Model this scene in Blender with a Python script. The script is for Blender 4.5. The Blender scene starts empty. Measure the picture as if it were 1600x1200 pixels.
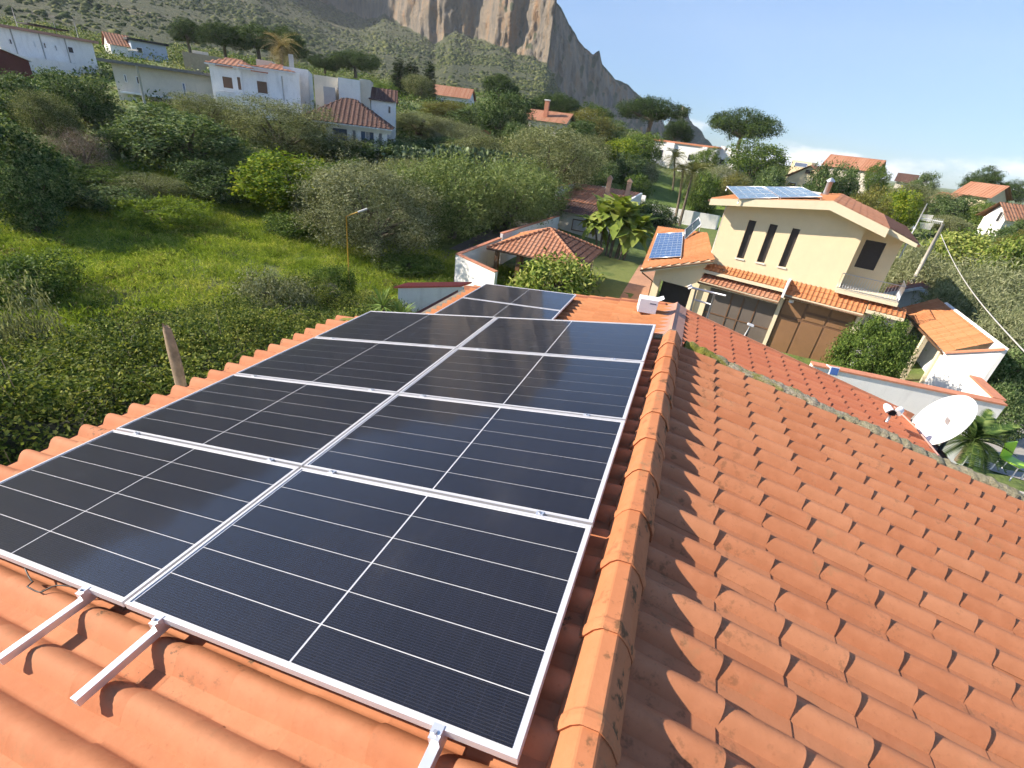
import bpy, bmesh, math, random
import numpy as np
from mathutils import Vector, Matrix, Quaternion

# ------------------------------------------------------------------ camera, sky, sun, exposure
SC = bpy.context.scene
COL = SC.collection
CAM = np.array([-0.173101, -0.768820, 5.922976])
# rows: world axes expressed in camera axes (x right, y down, z forward)
WM = np.array([[0.9279652, 0.2650704, -0.2619507],
               [0.3544830, -0.4109512, 0.8399172],
               [0.1149883, -0.8722711, -0.4753114]])
FPX = 733.63            # focal length in units of a 1600 wide picture
cam_data = bpy.data.cameras.new('camera')
cam_data.sensor_width = 36.0
cam_data.lens = FPX / 1600.0 * 36.0
cam_data.clip_start = 0.05
cam_data.clip_end = 20000.0
cam = bpy.data.objects.new('camera', cam_data)
COL.objects.link(cam)
m = Matrix.Identity(4)
for i in range(3):
    m[i][0] = WM[i][0]; m[i][1] = -WM[i][1]; m[i][2] = -WM[i][2]; m[i][3] = CAM[i]
cam.matrix_world = m
SC.camera = cam

SUN_AZ, SUN_EL = math.radians(-107.0), math.radians(32.0)   # azimuth from +Y towards +X
TOSUN = Vector((math.sin(SUN_AZ) * math.cos(SUN_EL), math.cos(SUN_AZ) * math.cos(SUN_EL), math.sin(SUN_EL)))
world = bpy.data.worlds.new('World'); SC.world = world; world.use_nodes = True
nt = world.node_tree; nt.nodes.clear()
def wn(t, **k):
    n = nt.nodes.new(t)
    for a, b in k.items(): setattr(n, a, b)
    return n
sky = wn('ShaderNodeTexSky', sky_type='NISHITA')
sky.sun_disc = False; sky.sun_elevation = SUN_EL; sky.sun_rotation = SUN_AZ % (2 * math.pi)
sky.altitude = 20; sky.air_density = 1.0; sky.dust_density = 0.15; sky.ozone_density = 2.5
bg = wn('ShaderNodeBackground'); bg.inputs['Strength'].default_value = 0.096
out = wn('ShaderNodeOutputWorld')
geo = wn('ShaderNodeTexCoord')
sep = wn('ShaderNodeSeparateXYZ'); nt.links.new(geo.outputs['Generated'], sep.inputs[0])
def wmath(op, a, b=None, c=None):
    n = wn('ShaderNodeMath', operation=op)
    for i, v in enumerate((a, b, c)):
        if v is None: continue
        if hasattr(v, 'links'): nt.links.new(v, n.inputs[i])
        else: n.inputs[i].default_value = v
    return n.outputs[0]
# cumulus banks low over the horizon, wisps higher up
mapn = wn('ShaderNodeMapping'); mapn.inputs['Scale'].default_value = (5.0, 5.0, 11.0); mapn.inputs['Location'].default_value = (3.1, 0.4, 0.6)
nt.links.new(geo.outputs['Generated'], mapn.inputs['Vector'])
noi = wn('ShaderNodeTexNoise'); noi.inputs['Scale'].default_value = 1.0; noi.inputs['Detail'].default_value = 9; noi.inputs['Roughness'].default_value = 0.56
nt.links.new(mapn.outputs[0], noi.inputs['Vector'])
z = sep.outputs['Z']
band = wn('ShaderNodeMapRange', interpolation_type='SMOOTHSTEP')
nt.links.new(z, band.inputs[0])
for i, v in ((1, 0.012), (2, 0.12), (3, 0.125), (4, -0.2)): band.inputs[i].default_value = v
dens = wmath('ADD', noi.outputs['Fac'], band.outputs[0])
cl = wn('ShaderNodeMapRange', interpolation_type='SMOOTHSTEP')
nt.links.new(dens, cl.inputs[0])
for i, v in ((1, 0.55), (2, 0.67), (3, 0.0), (4, 0.9)): cl.inputs[i].default_value = v
mix = wn('ShaderNodeMix', data_type='RGBA')
nt.links.new(cl.outputs[0], mix.inputs['Factor'])
tint = wn('ShaderNodeMix', data_type='RGBA', blend_type='MULTIPLY'); tint.inputs['Factor'].default_value = 1.0; nt.links.new(sky.outputs[0], tint.inputs['A']); tint.inputs['B'].default_value = (0.80, 0.92, 1.08, 1); hz = wn('ShaderNodeMapRange', interpolation_type='SMOOTHSTEP'); nt.links.new(sep.outputs['Z'], hz.inputs[0])
for i, v in ((1, -0.02), (2, 0.42), (3, 0.0), (4, 1.0)): hz.inputs[i].default_value = v
ht = wn('ShaderNodeMix', data_type='RGBA'); nt.links.new(hz.outputs[0], ht.inputs['Factor']); ht.inputs['A'].default_value = (0.42, 0.55, 0.78, 1); ht.inputs['B'].default_value = (0.92, 1.0, 1.10, 1)
nt.links.new(ht.outputs['Result'], tint.inputs['B'])
nt.links.new(tint.outputs['Result'], mix.inputs['A'])
mix.inputs['B'].default_value = (5.9, 6.1, 6.5, 1)
nt.links.new(mix.outputs['Result'], bg.inputs['Color'])
nt.links.new(bg.outputs[0], out.inputs[0])

sun_data = bpy.data.lights.new('sun', 'SUN'); sun_data.energy = 5.0; sun_data.angle = math.radians(0.53)
sun_data.color = (1.0, 0.90, 0.76)
sun = bpy.data.objects.new('sun', sun_data); COL.objects.link(sun)
sun.rotation_mode = 'QUATERNION'; sun.rotation_quaternion = (-TOSUN).to_track_quat('-Z', 'Y')
SC.view_settings.view_transform = 'Standard'; SC.view_settings.look = 'None'
SC.view_settings.exposure = 1.12; SC.view_settings.gamma = 1.0
SC.render.engine = 'CYCLES'
try:
    SC.cycles.max_bounces = 5; SC.cycles.transparent_max_bounces = 12; SC.cycles.diffuse_bounces = 3
    SC.cycles.use_denoising = True; SC.cycles.use_adaptive_sampling = True; SC.cycles.adaptive_threshold = 0.04
except Exception: pass

# ------------------------------------------------------------------ helpers
rng = np.random.default_rng(7)
def ray(px, py):
    d = WM @ np.array([px - 800.0, py - 600.0, FPX]); return d / np.linalg.norm(d)
def at(px, py, D):                      # point in that direction at horizontal distance D metres
    d = ray(px, py); return CAM + d * (D / math.hypot(d[0], d[1]))
def atz(px, py, z):
    d = ray(px, py); return CAM + d * ((z - CAM[2]) / d[2])
def proj(P):
    c = WM.T @ (np.asarray(P, float) - CAM); return c[0] / c[2] * FPX + 800, c[1] / c[2] * FPX + 600, c[2]
def facade(P0, ang):                    # pixel -> (metres along a facade, height)
    d = np.array([math.cos(ang), math.sin(ang), 0.0]); n = np.array([-d[1], d[0], 0.0]); P0 = np.asarray(P0)
    def F(px, py, off=0.0):
        r = ray(px, py); k = ((P0 + n * off - CAM) @ n) / (r @ n); Q = CAM + r * k
        return float((Q - P0) @ d), float(Q[2])
    return F

MATS = {}
class NT:
    def __init__(s, name):
        s.m = bpy.data.materials.new(name); s.m.use_nodes = True; s.t = s.m.node_tree
        s.b = s.t.nodes.get('Principled BSDF'); s.o = s.t.nodes.get('Material Output')
    def n(s, t, **k):
        x = s.t.nodes.new(t)
        for a, b in k.items(): setattr(x, a, b)
        return x
    def l(s, a, b): s.t.links.new(a, b)
    def val(s, inp, v):
        if hasattr(v, 'links'): s.l(v, inp)
        else: inp.default_value = v
    def math(s, op, a, b=None, clamp=False):
        x = s.n('ShaderNodeMath', operation=op, use_clamp=clamp); s.val(x.inputs[0], a)
        if b is not None: s.val(x.inputs[1], b)
        return x.outputs[0]
    def noise(s, scale, detail=4, rough=0.55, coord='Object', dist=0.0, stretch=None):
        if coord == 'World': v = s.n('ShaderNodeNewGeometry').outputs['Position']
        else: v = s.n('ShaderNodeTexCoord').outputs[coord]
        if stretch:
            mp = s.n('ShaderNodeMapping'); mp.inputs['Scale'].default_value = stretch; s.l(v, mp.inputs['Vector']); v = mp.outputs[0]
        x = s.n('ShaderNodeTexNoise'); s.l(v, x.inputs['Vector'])
        x.inputs['Scale'].default_value = scale; x.inputs['Detail'].default_value = detail
        x.inputs['Roughness'].default_value = rough; x.inputs['Distortion'].default_value = dist
        return x.outputs['Fac']
    def ramp(s, fac, stops):
        r = s.n('ShaderNodeValToRGB'); s.l(fac, r.inputs[0]); e = r.color_ramp.elements
        while len(e) < len(stops): e.new(0.5)
        for i, (p, c) in enumerate(stops): e[i].position = p; e[i].color = (*c, 1) if len(c) == 3 else c
        return r.outputs[0]
    def rng(s, v, a, b, c=0.0, d=1.0, smooth=True):
        x = s.n('ShaderNodeMapRange'); x.interpolation_type = 'SMOOTHSTEP' if smooth else 'LINEAR'
        s.val(x.inputs[0], v)
        for i, q in ((1, a), (2, b), (3, c), (4, d)): x.inputs[i].default_value = q
        return x.outputs[0]
    def mix(s, f, a, b, blend='MIX'):
        x = s.n('ShaderNodeMix', data_type='RGBA', blend_type=blend); s.val(x.inputs['Factor'], f)
        for k, v in (('A', a), ('B', b)):
            if hasattr(v, 'links'): s.l(v, x.inputs[k])
            else: x.inputs[k].default_value = (*v, 1)
        return x.outputs['Result']
    def bump(s, h, strength=0.3, dist=0.02):
        x = s.n('ShaderNodeBump'); x.inputs['Strength'].default_value = strength; x.inputs['Distance'].default_value = dist
        s.l(h, x.inputs['Height']); s.l(x.outputs[0], s.b.inputs['Normal'])
    def color(s, c): s.val(s.b.inputs['Base Color'], c if hasattr(c, 'links') else (*c, 1))
    def set(s, **k):
        for a, v in k.items(): s.b.inputs[a.replace('_', ' ')].default_value = v
    def rand_island(s): return s.n('ShaderNodeNewGeometry').outputs['Random Per Island']
    def rand_obj(s): return s.n('ShaderNodeObjectInfo').outputs['Random']

def plain(name, col, rough=0.6, metal=0.0, var=0.12, scale=6.0, bump=0.0, coord='World', dirt=None):
    """painted / plain surface with mottling, streaks and fine relief"""
    if name in MATS: return MATS[name]
    t = NT(name); t.set(Roughness=rough, Metallic=metal)
    n1 = t.noise(scale, 3, 0.6, coord); n2 = t.noise(scale * 0.17, 2, 0.5, coord)
    f = t.math('ADD', t.math('MULTIPLY', n1, 0.5), t.math('MULTIPLY', n2, 0.5))
    lo = tuple(c * (1 - var) for c in col); hi = tuple(min(1, c * (1 + var)) for c in col)
    c = t.ramp(f, [(0.32, lo), (0.68, hi)])
    if dirt:
        st = t.noise(2.2, 4, 0.65, coord, stretch=(1.0, 1.0, 0.18))
        c = t.mix(t.rng(st, 0.52, 0.75, 0, dirt[0]), c, dirt[1])
    t.color(c)
    if bump: t.bump(n1, bump, 0.01)
    MATS[name] = t.m; return t.m

def leaf_mat(name, cols, trans=0.28, rough=0.5, clump=1.2, mixr=.55):
    if name in MATS: return MATS[name]
    t = NT(name); t.set(Roughness=max(rough, .55))
    t.b.inputs['Specular IOR Level'].default_value = 0.05; cols = [tuple(min(1, q * 1.5) for q in c) for c in cols]
    f = t.math('ADD', t.math('MULTIPLY', t.rand_island(), mixr), t.math('MULTIPLY', t.noise(clump, 3, 0.6, 'World'), 1 - mixr))
    f = t.math('ADD', f, t.math('MULTIPLY', t.math('SUBTRACT', t.rand_obj(), 0.5), 0.16))
    c = t.ramp(f, [(0.26 + 0.46 * i / (len(cols) - 1), q) for i, q in enumerate(cols)])
    t.color(c)
    tr = t.n('ShaderNodeBsdfTranslucent'); t.l(t.mix(1.0, c, (1.0, 1.0, 0.55), 'MULTIPLY'), tr.inputs['Color'])
    ms = t.n('ShaderNodeMixShader'); ms.inputs[0].default_value = trans
    t.l(t.b.outputs[0], ms.inputs[1]); t.l(tr.outputs[0], ms.inputs[2]); t.l(ms.outputs[0], t.o.inputs['Surface'])
    MATS[name] = t.m; return t.m

class MB:
    """collects polygons; build() links them as one mesh object"""
    def __init__(s): s.v = []; s.f = []; s.sm = []
    def poly(s, pts, smooth=False):
        i = len(s.v); s.v += [tuple(map(float, p)) for p in pts]; s.f.append(tuple(range(i, i + len(pts)))); s.sm.append(smooth); return s
    def prism(s, ring, vec, caps=True):       # ring of points extruded along vec
        ring = [np.asarray(p, float) for p in ring]; vec = np.asarray(vec, float); n = len(ring)
        i = len(s.v); s.v += [tuple(p) for p in ring] + [tuple(p + vec) for p in ring]
        for k in range(n):
            j = (k + 1) % n; s.f.append((i + k, i + j, i + n + j, i + n + k)); s.sm.append(False)
        if caps:
            s.f.append(tuple(range(i + n - 1, i - 1, -1))); s.f.append(tuple(range(i + n, i + 2 * n))); s.sm += [False, False]
        return s
    def box(s, lo, hi):
        x0, y0, z0 = lo; x1, y1, z1 = hi
        return s.prism([(x0, y0, z0), (x1, y0, z0), (x1, y1, z0), (x0, y1, z0)], (0, 0, z1 - z0))
    def obox(s, c, ax, ay, az):               # centre and three half axes
        c, ax, ay, az = (np.asarray(q, float) for q in (c, ax, ay, az))
        return s.prism([c - ax - ay - az, c + ax - ay - az, c + ax + ay - az, c - ax + ay - az], 2 * az)
    def tube(s, pts, r, n=8, r2=None, caps=True):
        pts = [np.asarray(p, float) for p in pts]; m = len(pts); i0 = len(s.v)
        rs = [r + ((r2 if r2 is not None else r) - r) * k / max(1, m - 1) for k in range(m)] if not isinstance(r, (list, tuple)) else list(r)
        prev = None
        for k, p in enumerate(pts):
            d = pts[min(k + 1, m - 1)] - pts[max(k - 1, 0)]; d /= (np.linalg.norm(d) + 1e-9)
            a = np.cross(d, (0, 0, 1.0)) if prev is None else prev - d * (prev @ d)
            if np.linalg.norm(a) < 1e-4: a = np.cross(d, (1.0, 0, 0))
            a /= np.linalg.norm(a); prev = a; b = np.cross(d, a)
            for q in range(n):
                t = 2 * math.pi * q / n; s.v.append(tuple(p + (a * math.cos(t) + b * math.sin(t)) * rs[k]))
        for k in range(m - 1):
            for q in range(n):
                j = (q + 1) % n; s.f.append((i0 + k * n + q, i0 + k * n + j, i0 + (k + 1) * n + j, i0 + (k + 1) * n + q)); s.sm.append(True)
        if caps:
            s.f.append(tuple(i0 + q for q in range(n))); s.f.append(tuple(i0 + (m - 1) * n + q for q in range(n - 1, -1, -1))); s.sm += [False, False]
        return s
    def grid(s, P, smooth=True, flip=False):   # P[i][j] points
        P = np.asarray(P, float); a, b = P.shape[:2]; i0 = len(s.v); s.v += [tuple(p) for p in P.reshape(-1, 3)]
        for i in range(a - 1):
            for j in range(b - 1):
                q = (i0 + i * b + j, i0 + (i + 1) * b + j, i0 + (i + 1) * b + j + 1, i0 + i * b + j + 1)
                s.f.append(q[::-1] if flip else q); s.sm.append(smooth)
        return s
    def mesh(s, name, mat):
        me = bpy.data.meshes.new(name); me.from_pydata(s.v, [], s.f); me.update()
        if any(s.sm): me.polygons.foreach_set('use_smooth', s.sm)
        if mat is not None: me.materials.append(mat)
        return me
    def build(s, name, mat, parent=None, bevel=0.0):
        o = bpy.data.objects.new(name, s.mesh(name, mat)); COL.objects.link(o)
        if parent is not None: o.parent = parent
        if bevel:
            b = o.modifiers.new('bevel', 'BEVEL'); b.width = bevel; b.segments = 2; b.limit_method = 'ANGLE'
        return o
def obj(name, me, parent=None, loc=None):
    o = bpy.data.objects.new(name, me); COL.objects.link(o)
    if parent is not None: o.parent = parent
    if loc is not None: o.location = loc
    return o
def tag(o, label, cat, group=None):
    o['label'] = label; o['category'] = cat
    if group: o['group'] = group
    return o
def thing(name, label, cat, loc=(0, 0, 0), rotz=0.0, group=None):
    o = bpy.data.objects.new(name, None); COL.objects.link(o); o.empty_display_size = 0.1
    o.location = tuple(map(float, loc)); o.rotation_euler = (0, 0, rotz); return tag(o, label, cat, group)
def kind(o, k): o['kind'] = k; return o
def tree_copy(o, parent=None):
    c = o.copy(); COL.objects.link(c); c.parent = parent
    for ch in list(o.children): tree_copy(ch, c)
    return c
def quads_mesh(name, V, mat, smooth=False):    # V: (n,4,3) loose quads
    n = len(V); me = bpy.data.meshes.new(name)
    me.vertices.add(n * 4); me.vertices.foreach_set('co', V.reshape(-1).astype(np.float32))
    me.loops.add(n * 4); me.loops.foreach_set('vertex_index', np.arange(n * 4, dtype=np.int32))
    me.polygons.add(n); me.polygons.foreach_set('loop_start', np.arange(0, n * 4, 4, dtype=np.int32))
    me.update(calc_edges=True); me.validate()
    me.materials.append(mat); return me
def unit(a): return a / (np.linalg.norm(a, axis=-1, keepdims=True) + 1e-9)
def leaves(C, N, length, width, r, droop=0.0):
    """diamond shaped leaf quads at centres C, facing N"""
    n = len(C); T = unit(np.cross(N, r.normal(size=(n, 3)))); 
    if droop: T = unit(T + np.array([0, 0, -droop]))
    B = unit(np.cross(N, T)); L = (length * r.uniform(0.65, 1.35, (n, 1))) * 0.5; Wd = (width * r.uniform(0.65, 1.35, (n, 1))) * 0.5
    return np.stack([C + T * L, C + B * Wd, C - T * L, C - B * Wd], 1)

# ------------------------------------------------------------------ ground
def rbf_setup():
    P = []
    for q in [(330,430,28.5),(100,480,25.5),(250,400,33),(300,350,42),(30,430,31),(420,345,44),(190,165,75),(345,170,72),(540,225,65),(60,115,94),
              (700,165,135),(850,205,106),(1040,265,118),(1010,300,94),(1080,345,81),(1055,350,75),(970,430,41),(1000,445,39),(715,440,32.5),
              (660,438,32.5),(545,470,27.5),(1590,560,37),(1420,445,56),(1290,300,137),(1540,350,94),(1600,400,62),(1215,600,26)]:
        P.append(at(*q))
    P += [np.array(q, float) for q in [(0,0,-3.0),(-8,4,-2.9),(8,5,-2.6),(-6,-25,-2.5),(12,-20,-3),(-30,-5,-2.4),(9,14,-1.2),(5,16.5,-2.0),(9,24,-3.6),(-60,0,1),(50,20,-3),(60,80,1.0),
              (90,160,0),(0,200,6),(-60,190,14),(-140,150,16),(-160,60,12),(-150,-60,6),(0,-120,-2),(120,-80,-5),(160,60,-3),(-6,31,-3.9),(-8,45,-3.9),(6,32,-3.9),(-14,60,-2.6),(30,190,4)]]
    P = np.array(P); X = P[:, :2] / 50.0
    def phi(d): return np.where(d > 1e-9, d * d * np.log(d + 1e-12), 0.0)
    K = phi(np.linalg.norm(X[:, None] - X[None], axis=-1)) + np.eye(len(X)) * 0.02
    A = np.zeros((len(X) + 3, len(X) + 3)); A[:-3, :-3] = K; A[:-3, -3] = 1; A[:-3, -2:] = X; A[-3, :-3] = 1; A[-2:, :-3] = X.T
    w = np.linalg.solve(A, np.concatenate([P[:, 2], [0, 0, 0]]))
    def g(x, y):
        x = np.asarray(x, float); y = np.asarray(y, float)
        r = np.hypot(x, y); k = np.minimum(1.0, 190.0 / np.maximum(r, 1e-6)); Q = np.stack([x * k, y * k], -1) / 50.0
        d = np.linalg.norm(Q[..., None, :] - X, axis=-1)
        zz = phi(d) @ w[:-3] + w[-3] + Q @ w[-2:]
        far = np.clip((r - 190) / 400.0, 0, 1)
        return zz * (1 - far) + (-4.0) * far
    return g
_g = rbf_setup()
def gz(x, y): return float(_g(np.array([x]), np.array([y]))[0])

def make_ground():
    a = np.linspace(-1, 1, 221); sx = np.sinh(a * 6.2) / math.sinh(6.2) * 2500
    X, Y = np.meshgrid(sx, sx + 20, indexing='ij'); Z = _g(X, Y)
    r = np.random.default_rng(3)
    near = np.clip(1 - np.hypot(X + 18, Y - 14) / 40, 0, 1)
    Z = Z + near * (np.sin(X * 1.3 + Y * .7) * np.sin(Y * 1.1 - X * .4)) * .18
    P = np.stack([X, Y, Z], -1)
    b = MB(); b.grid(P, True, False)
    t = NT('meadow_ground'); t.set(Roughness=0.95)
    n1 = t.noise(0.12, 6, 0.6, 'World'); n2 = t.noise(1.6, 6, 0.65, 'World'); n3 = t.noise(9.0, 4, 0.6, 'World')
    c = t.ramp(n2, [(0.30, (0.045, 0.08, 0.014)), (0.5, (0.105, 0.165, 0.026)), (0.72, (0.19, 0.235, 0.05))])
    c2 = t.ramp(n3, [(0.35, (0.05, 0.06, 0.015)), (0.65, (0.16, 0.19, 0.045))])
    c = t.mix(0.4, c, c2)
    c = t.mix(t.rng(n1, 0.5, 0.66, 0, 0.55), c, (0.19, 0.15, 0.075))
    t.color(c); t.bump(n3, 0.7, 0.12)
    return kind(b.build('ground', t.m), 'structure')
ground = make_ground()

def sheet(name, pts, mat, lift=0.02, n=10):
    """draped quad patch on the terrain: pts are 4 xy corners"""
    p = [np.array(q[:2], float) for q in pts]; G = []
    for i in range(n + 1):
        row = []
        for j in range(n + 1):
            u, v = i / n, j / n
            q = (p[0] * (1 - u) + p[1] * u) * (1 - v) + (p[3] * (1 - u) + p[2] * u) * v
            row.append((q[0], q[1], gz(q[0], q[1]) + lift))
        G.append(row)
    return kind(MB().grid(G, True).build(name, mat), 'structure')

# ------------------------------------------------------------------ materials of the near roof
def tile_material(name, base, base2, lichen=0.35, pale=0.25):
    t = NT(name); t.set(Roughness=0.82)
    t.b.inputs['Specular IOR Level'].default_value = 0.25
    r = t.math('FRACT', t.math('ADD', t.rand_island(), t.rand_obj()))
    c = t.ramp(r, [(0.0, base), (0.55, tuple(0.5 * (a + b) for a, b in zip(base, base2))), (1.0, base2)])
    n1 = t.noise(7.0, 4, 0.65, 'World'); n2 = t.noise(38.0, 4, 0.7, 'World'); n3 = t.noise(2.1, 2, 0.5, 'World')
    c = t.mix(t.rng(n1, 0.35, 0.75, 0, pale), c, tuple(min(1, q * 1.35 + 0.02) for q in base2))
    c = t.mix(t.rng(n2, 0.55, 0.8, 0, 0.35), c, tuple(q * 0.55 for q in base))
    sp = t.math('MULTIPLY', t.rng(t.noise(26.0, 4, 0.75, 'World'), 0.53, 0.63), t.rng(t.noise(3.3, 2, 0.5, 'World'), 0.57, 0.68))
    px_ = t.n('ShaderNodeSeparateXYZ'); t.l(t.n('ShaderNodeNewGeometry').outputs['Position'], px_.inputs[0])
    c = t.mix(t.math('MULTIPLY', sp, t.rng(px_.outputs['X'], 0.35, -0.35, lichen * .7, min(1.0, lichen * 2.1))), c, (0.075, 0.065, 0.04))
    nr = t.rng(t.math('ABSOLUTE', t.math('SUBTRACT', px_.outputs['X'], 0.28)), 0.55, 0.12)
    c = t.mix(t.math('MULTIPLY', t.math('MULTIPLY', nr, t.rng(t.noise(9.0, 4, 0.7, 'World'), 0.56, 0.66)), min(1, lichen)), c, (0.045, 0.042, 0.022))
    gr = t.math('MULTIPLY', t.rng(t.noise(15.0, 3, 0.7, 'World'), 0.5, 0.66), t.rng(n3, 0.52, 0.66))
    c = t.mix(t.math('MULTIPLY', gr, lichen * 0.5), c, (0.20, 0.17, 0.09))
    t.color(c); t.bump(n2, 0.22, 0.006)
    MATS[name] = t.m; return t.m
TILE = tile_material('terracotta_tile', (0.395, 0.147, 0.067), (0.445, 0.188, 0.092), 0.45)
TILE_LOW = tile_material('terracotta_tile_red', (0.42, 0.135, 0.070), (0.46, 0.165, 0.085), 0.2, 0.12)
TILE_OR = tile_material('terracotta_tile_orange', (0.403, 0.152, 0.060), (0.461, 0.200, 0.086), 0.2, 0.2)
TILE_FAR = tile_material('terracotta_far', (0.33, 0.14, 0.075), (0.40, 0.20, 0.12), 0.5, 0.3)
TILE_BROWN = tile_material('terracotta_brown', (0.085, 0.045, 0.033), (0.115, 0.06, 0.045), 0.4, 0.2)
RIDGE = tile_material('terracotta_ridge', (0.40, 0.145, 0.060), (0.43, 0.168, 0.074), 1.0, 0.25)
WHITE = plain('white_render', (0.78, 0.76, 0.72), 0.85, var=0.06, scale=3, bump=0.25, dirt=(0.35, (0.42, 0.40, 0.36)))
CREAM = plain('cream_render', (0.68, 0.56, 0.36), 0.85, var=0.05, scale=2.5, bump=0.2, dirt=(0.12, (0.45, 0.36, 0.24)))
CREAM2 = plain('pale_fascia', (0.64, 0.55, 0.38), 0.8, var=0.05, scale=3, bump=0.1, dirt=(0.15, (0.45, 0.38, 0.28)))
BEIGE = plain('beige_render', (0.62, 0.56, 0.46), 0.85, var=0.08, scale=2, bump=0.2, dirt=(0.3, (0.4, 0.36, 0.3)))
GREYW = plain('grey_render', (0.42, 0.41, 0.39), 0.9, var=0.1, scale=2, bump=0.2, dirt=(0.3, (0.25, 0.24, 0.22)))
MORTAR = plain('mortar', (0.20, 0.165, 0.12), 0.95, var=0.3, scale=22, bump=0.6)
COPING = plain('coping_terracotta', (0.50, 0.20, 0.11), 0.85, var=0.18, scale=9, bump=0.2, dirt=(0.3, (0.25, 0.13, 0.08)))
ALU = plain('aluminium', (0.76, 0.76, 0.78), 0.38, metal=0.75, var=0.05, scale=18)
ALU_D = plain('steel', (0.5, 0.5, 0.52), 0.4, metal=0.8, var=0.1, scale=30)
DARK = plain('dark_void', (0.022, 0.02, 0.02), 0.8, var=0.2)
SHUT = plain('dark_shutter', (0.035, 0.028, 0.026), 0.6, var=0.15, scale=8)
BROWN = plain('brown_paint', (0.20, 0.105, 0.048), 0.55, var=0.1, scale=5)
BROWN_D = plain('brown_frame', (0.135, 0.07, 0.035), 0.55, var=0.1, scale=5)
TAUPE = plain('taupe_shutter', (0.115, 0.092, 0.075), 0.6, var=0.1, scale=5)
METAL_W = plain('white_metal', (0.7, 0.7, 0.7), 0.45, var=0.08, scale=20)
YELLOW = plain('yellow_paint', (0.50, 0.28, 0.03), 0.5, var=0.12, scale=10, dirt=(0.3, (0.35, 0.2, 0.05)))
BARK = plain('bark', (0.13, 0.10, 0.07), 0.95, var=0.4, scale=9, bump=0.8)
GLASSD = plain('window_glass', (0.03, 0.035, 0.045), 0.08, var=0.2, scale=1)
BLUEW = plain('blue_curtain', (0.11, 0.15, 0.24), 0.6, var=0.2, scale=2)
# ------------------------------------------------------------------ mountain
def vnoise(P, seed=0):                      # value noise on (n,3) points
    i = np.floor(P).astype(np.int64); f = P - i; f = f * f * (3 - 2 * f)
    def h(a, b, c):
        q = (a * 374761393 + b * 668265263 + c * 2147483647 + seed * 974711) & 0x7fffffff
        q = ((q ^ (q >> 13)) * 1274126177) & 0x7fffffff; return ((q ^ (q >> 16)) & 0xffff) / 65535.0
    x, y, zz = i[..., 0], i[..., 1], i[..., 2]; u, v, w = f[..., 0], f[..., 1], f[..., 2]
    def L(a, b, t): return a + (b - a) * t
    return L(L(L(h(x,y,zz),h(x+1,y,zz),u),L(h(x,y+1,zz),h(x+1,y+1,zz),u),v), L(L(h(x,y,zz+1),h(x+1,y,zz+1),u),L(h(x,y+1,zz+1),h(x+1,y+1,zz+1),u),v), w)
def fbm(P, octv=5, seed=0, gain=0.5):
    s = 0; a = 1; n = 0
    for o in range(octv): s = s + a * (vnoise(P * (2 ** o), seed + o) - 0.5) * 2; n += a; a *= gain
    return s / n
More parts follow.
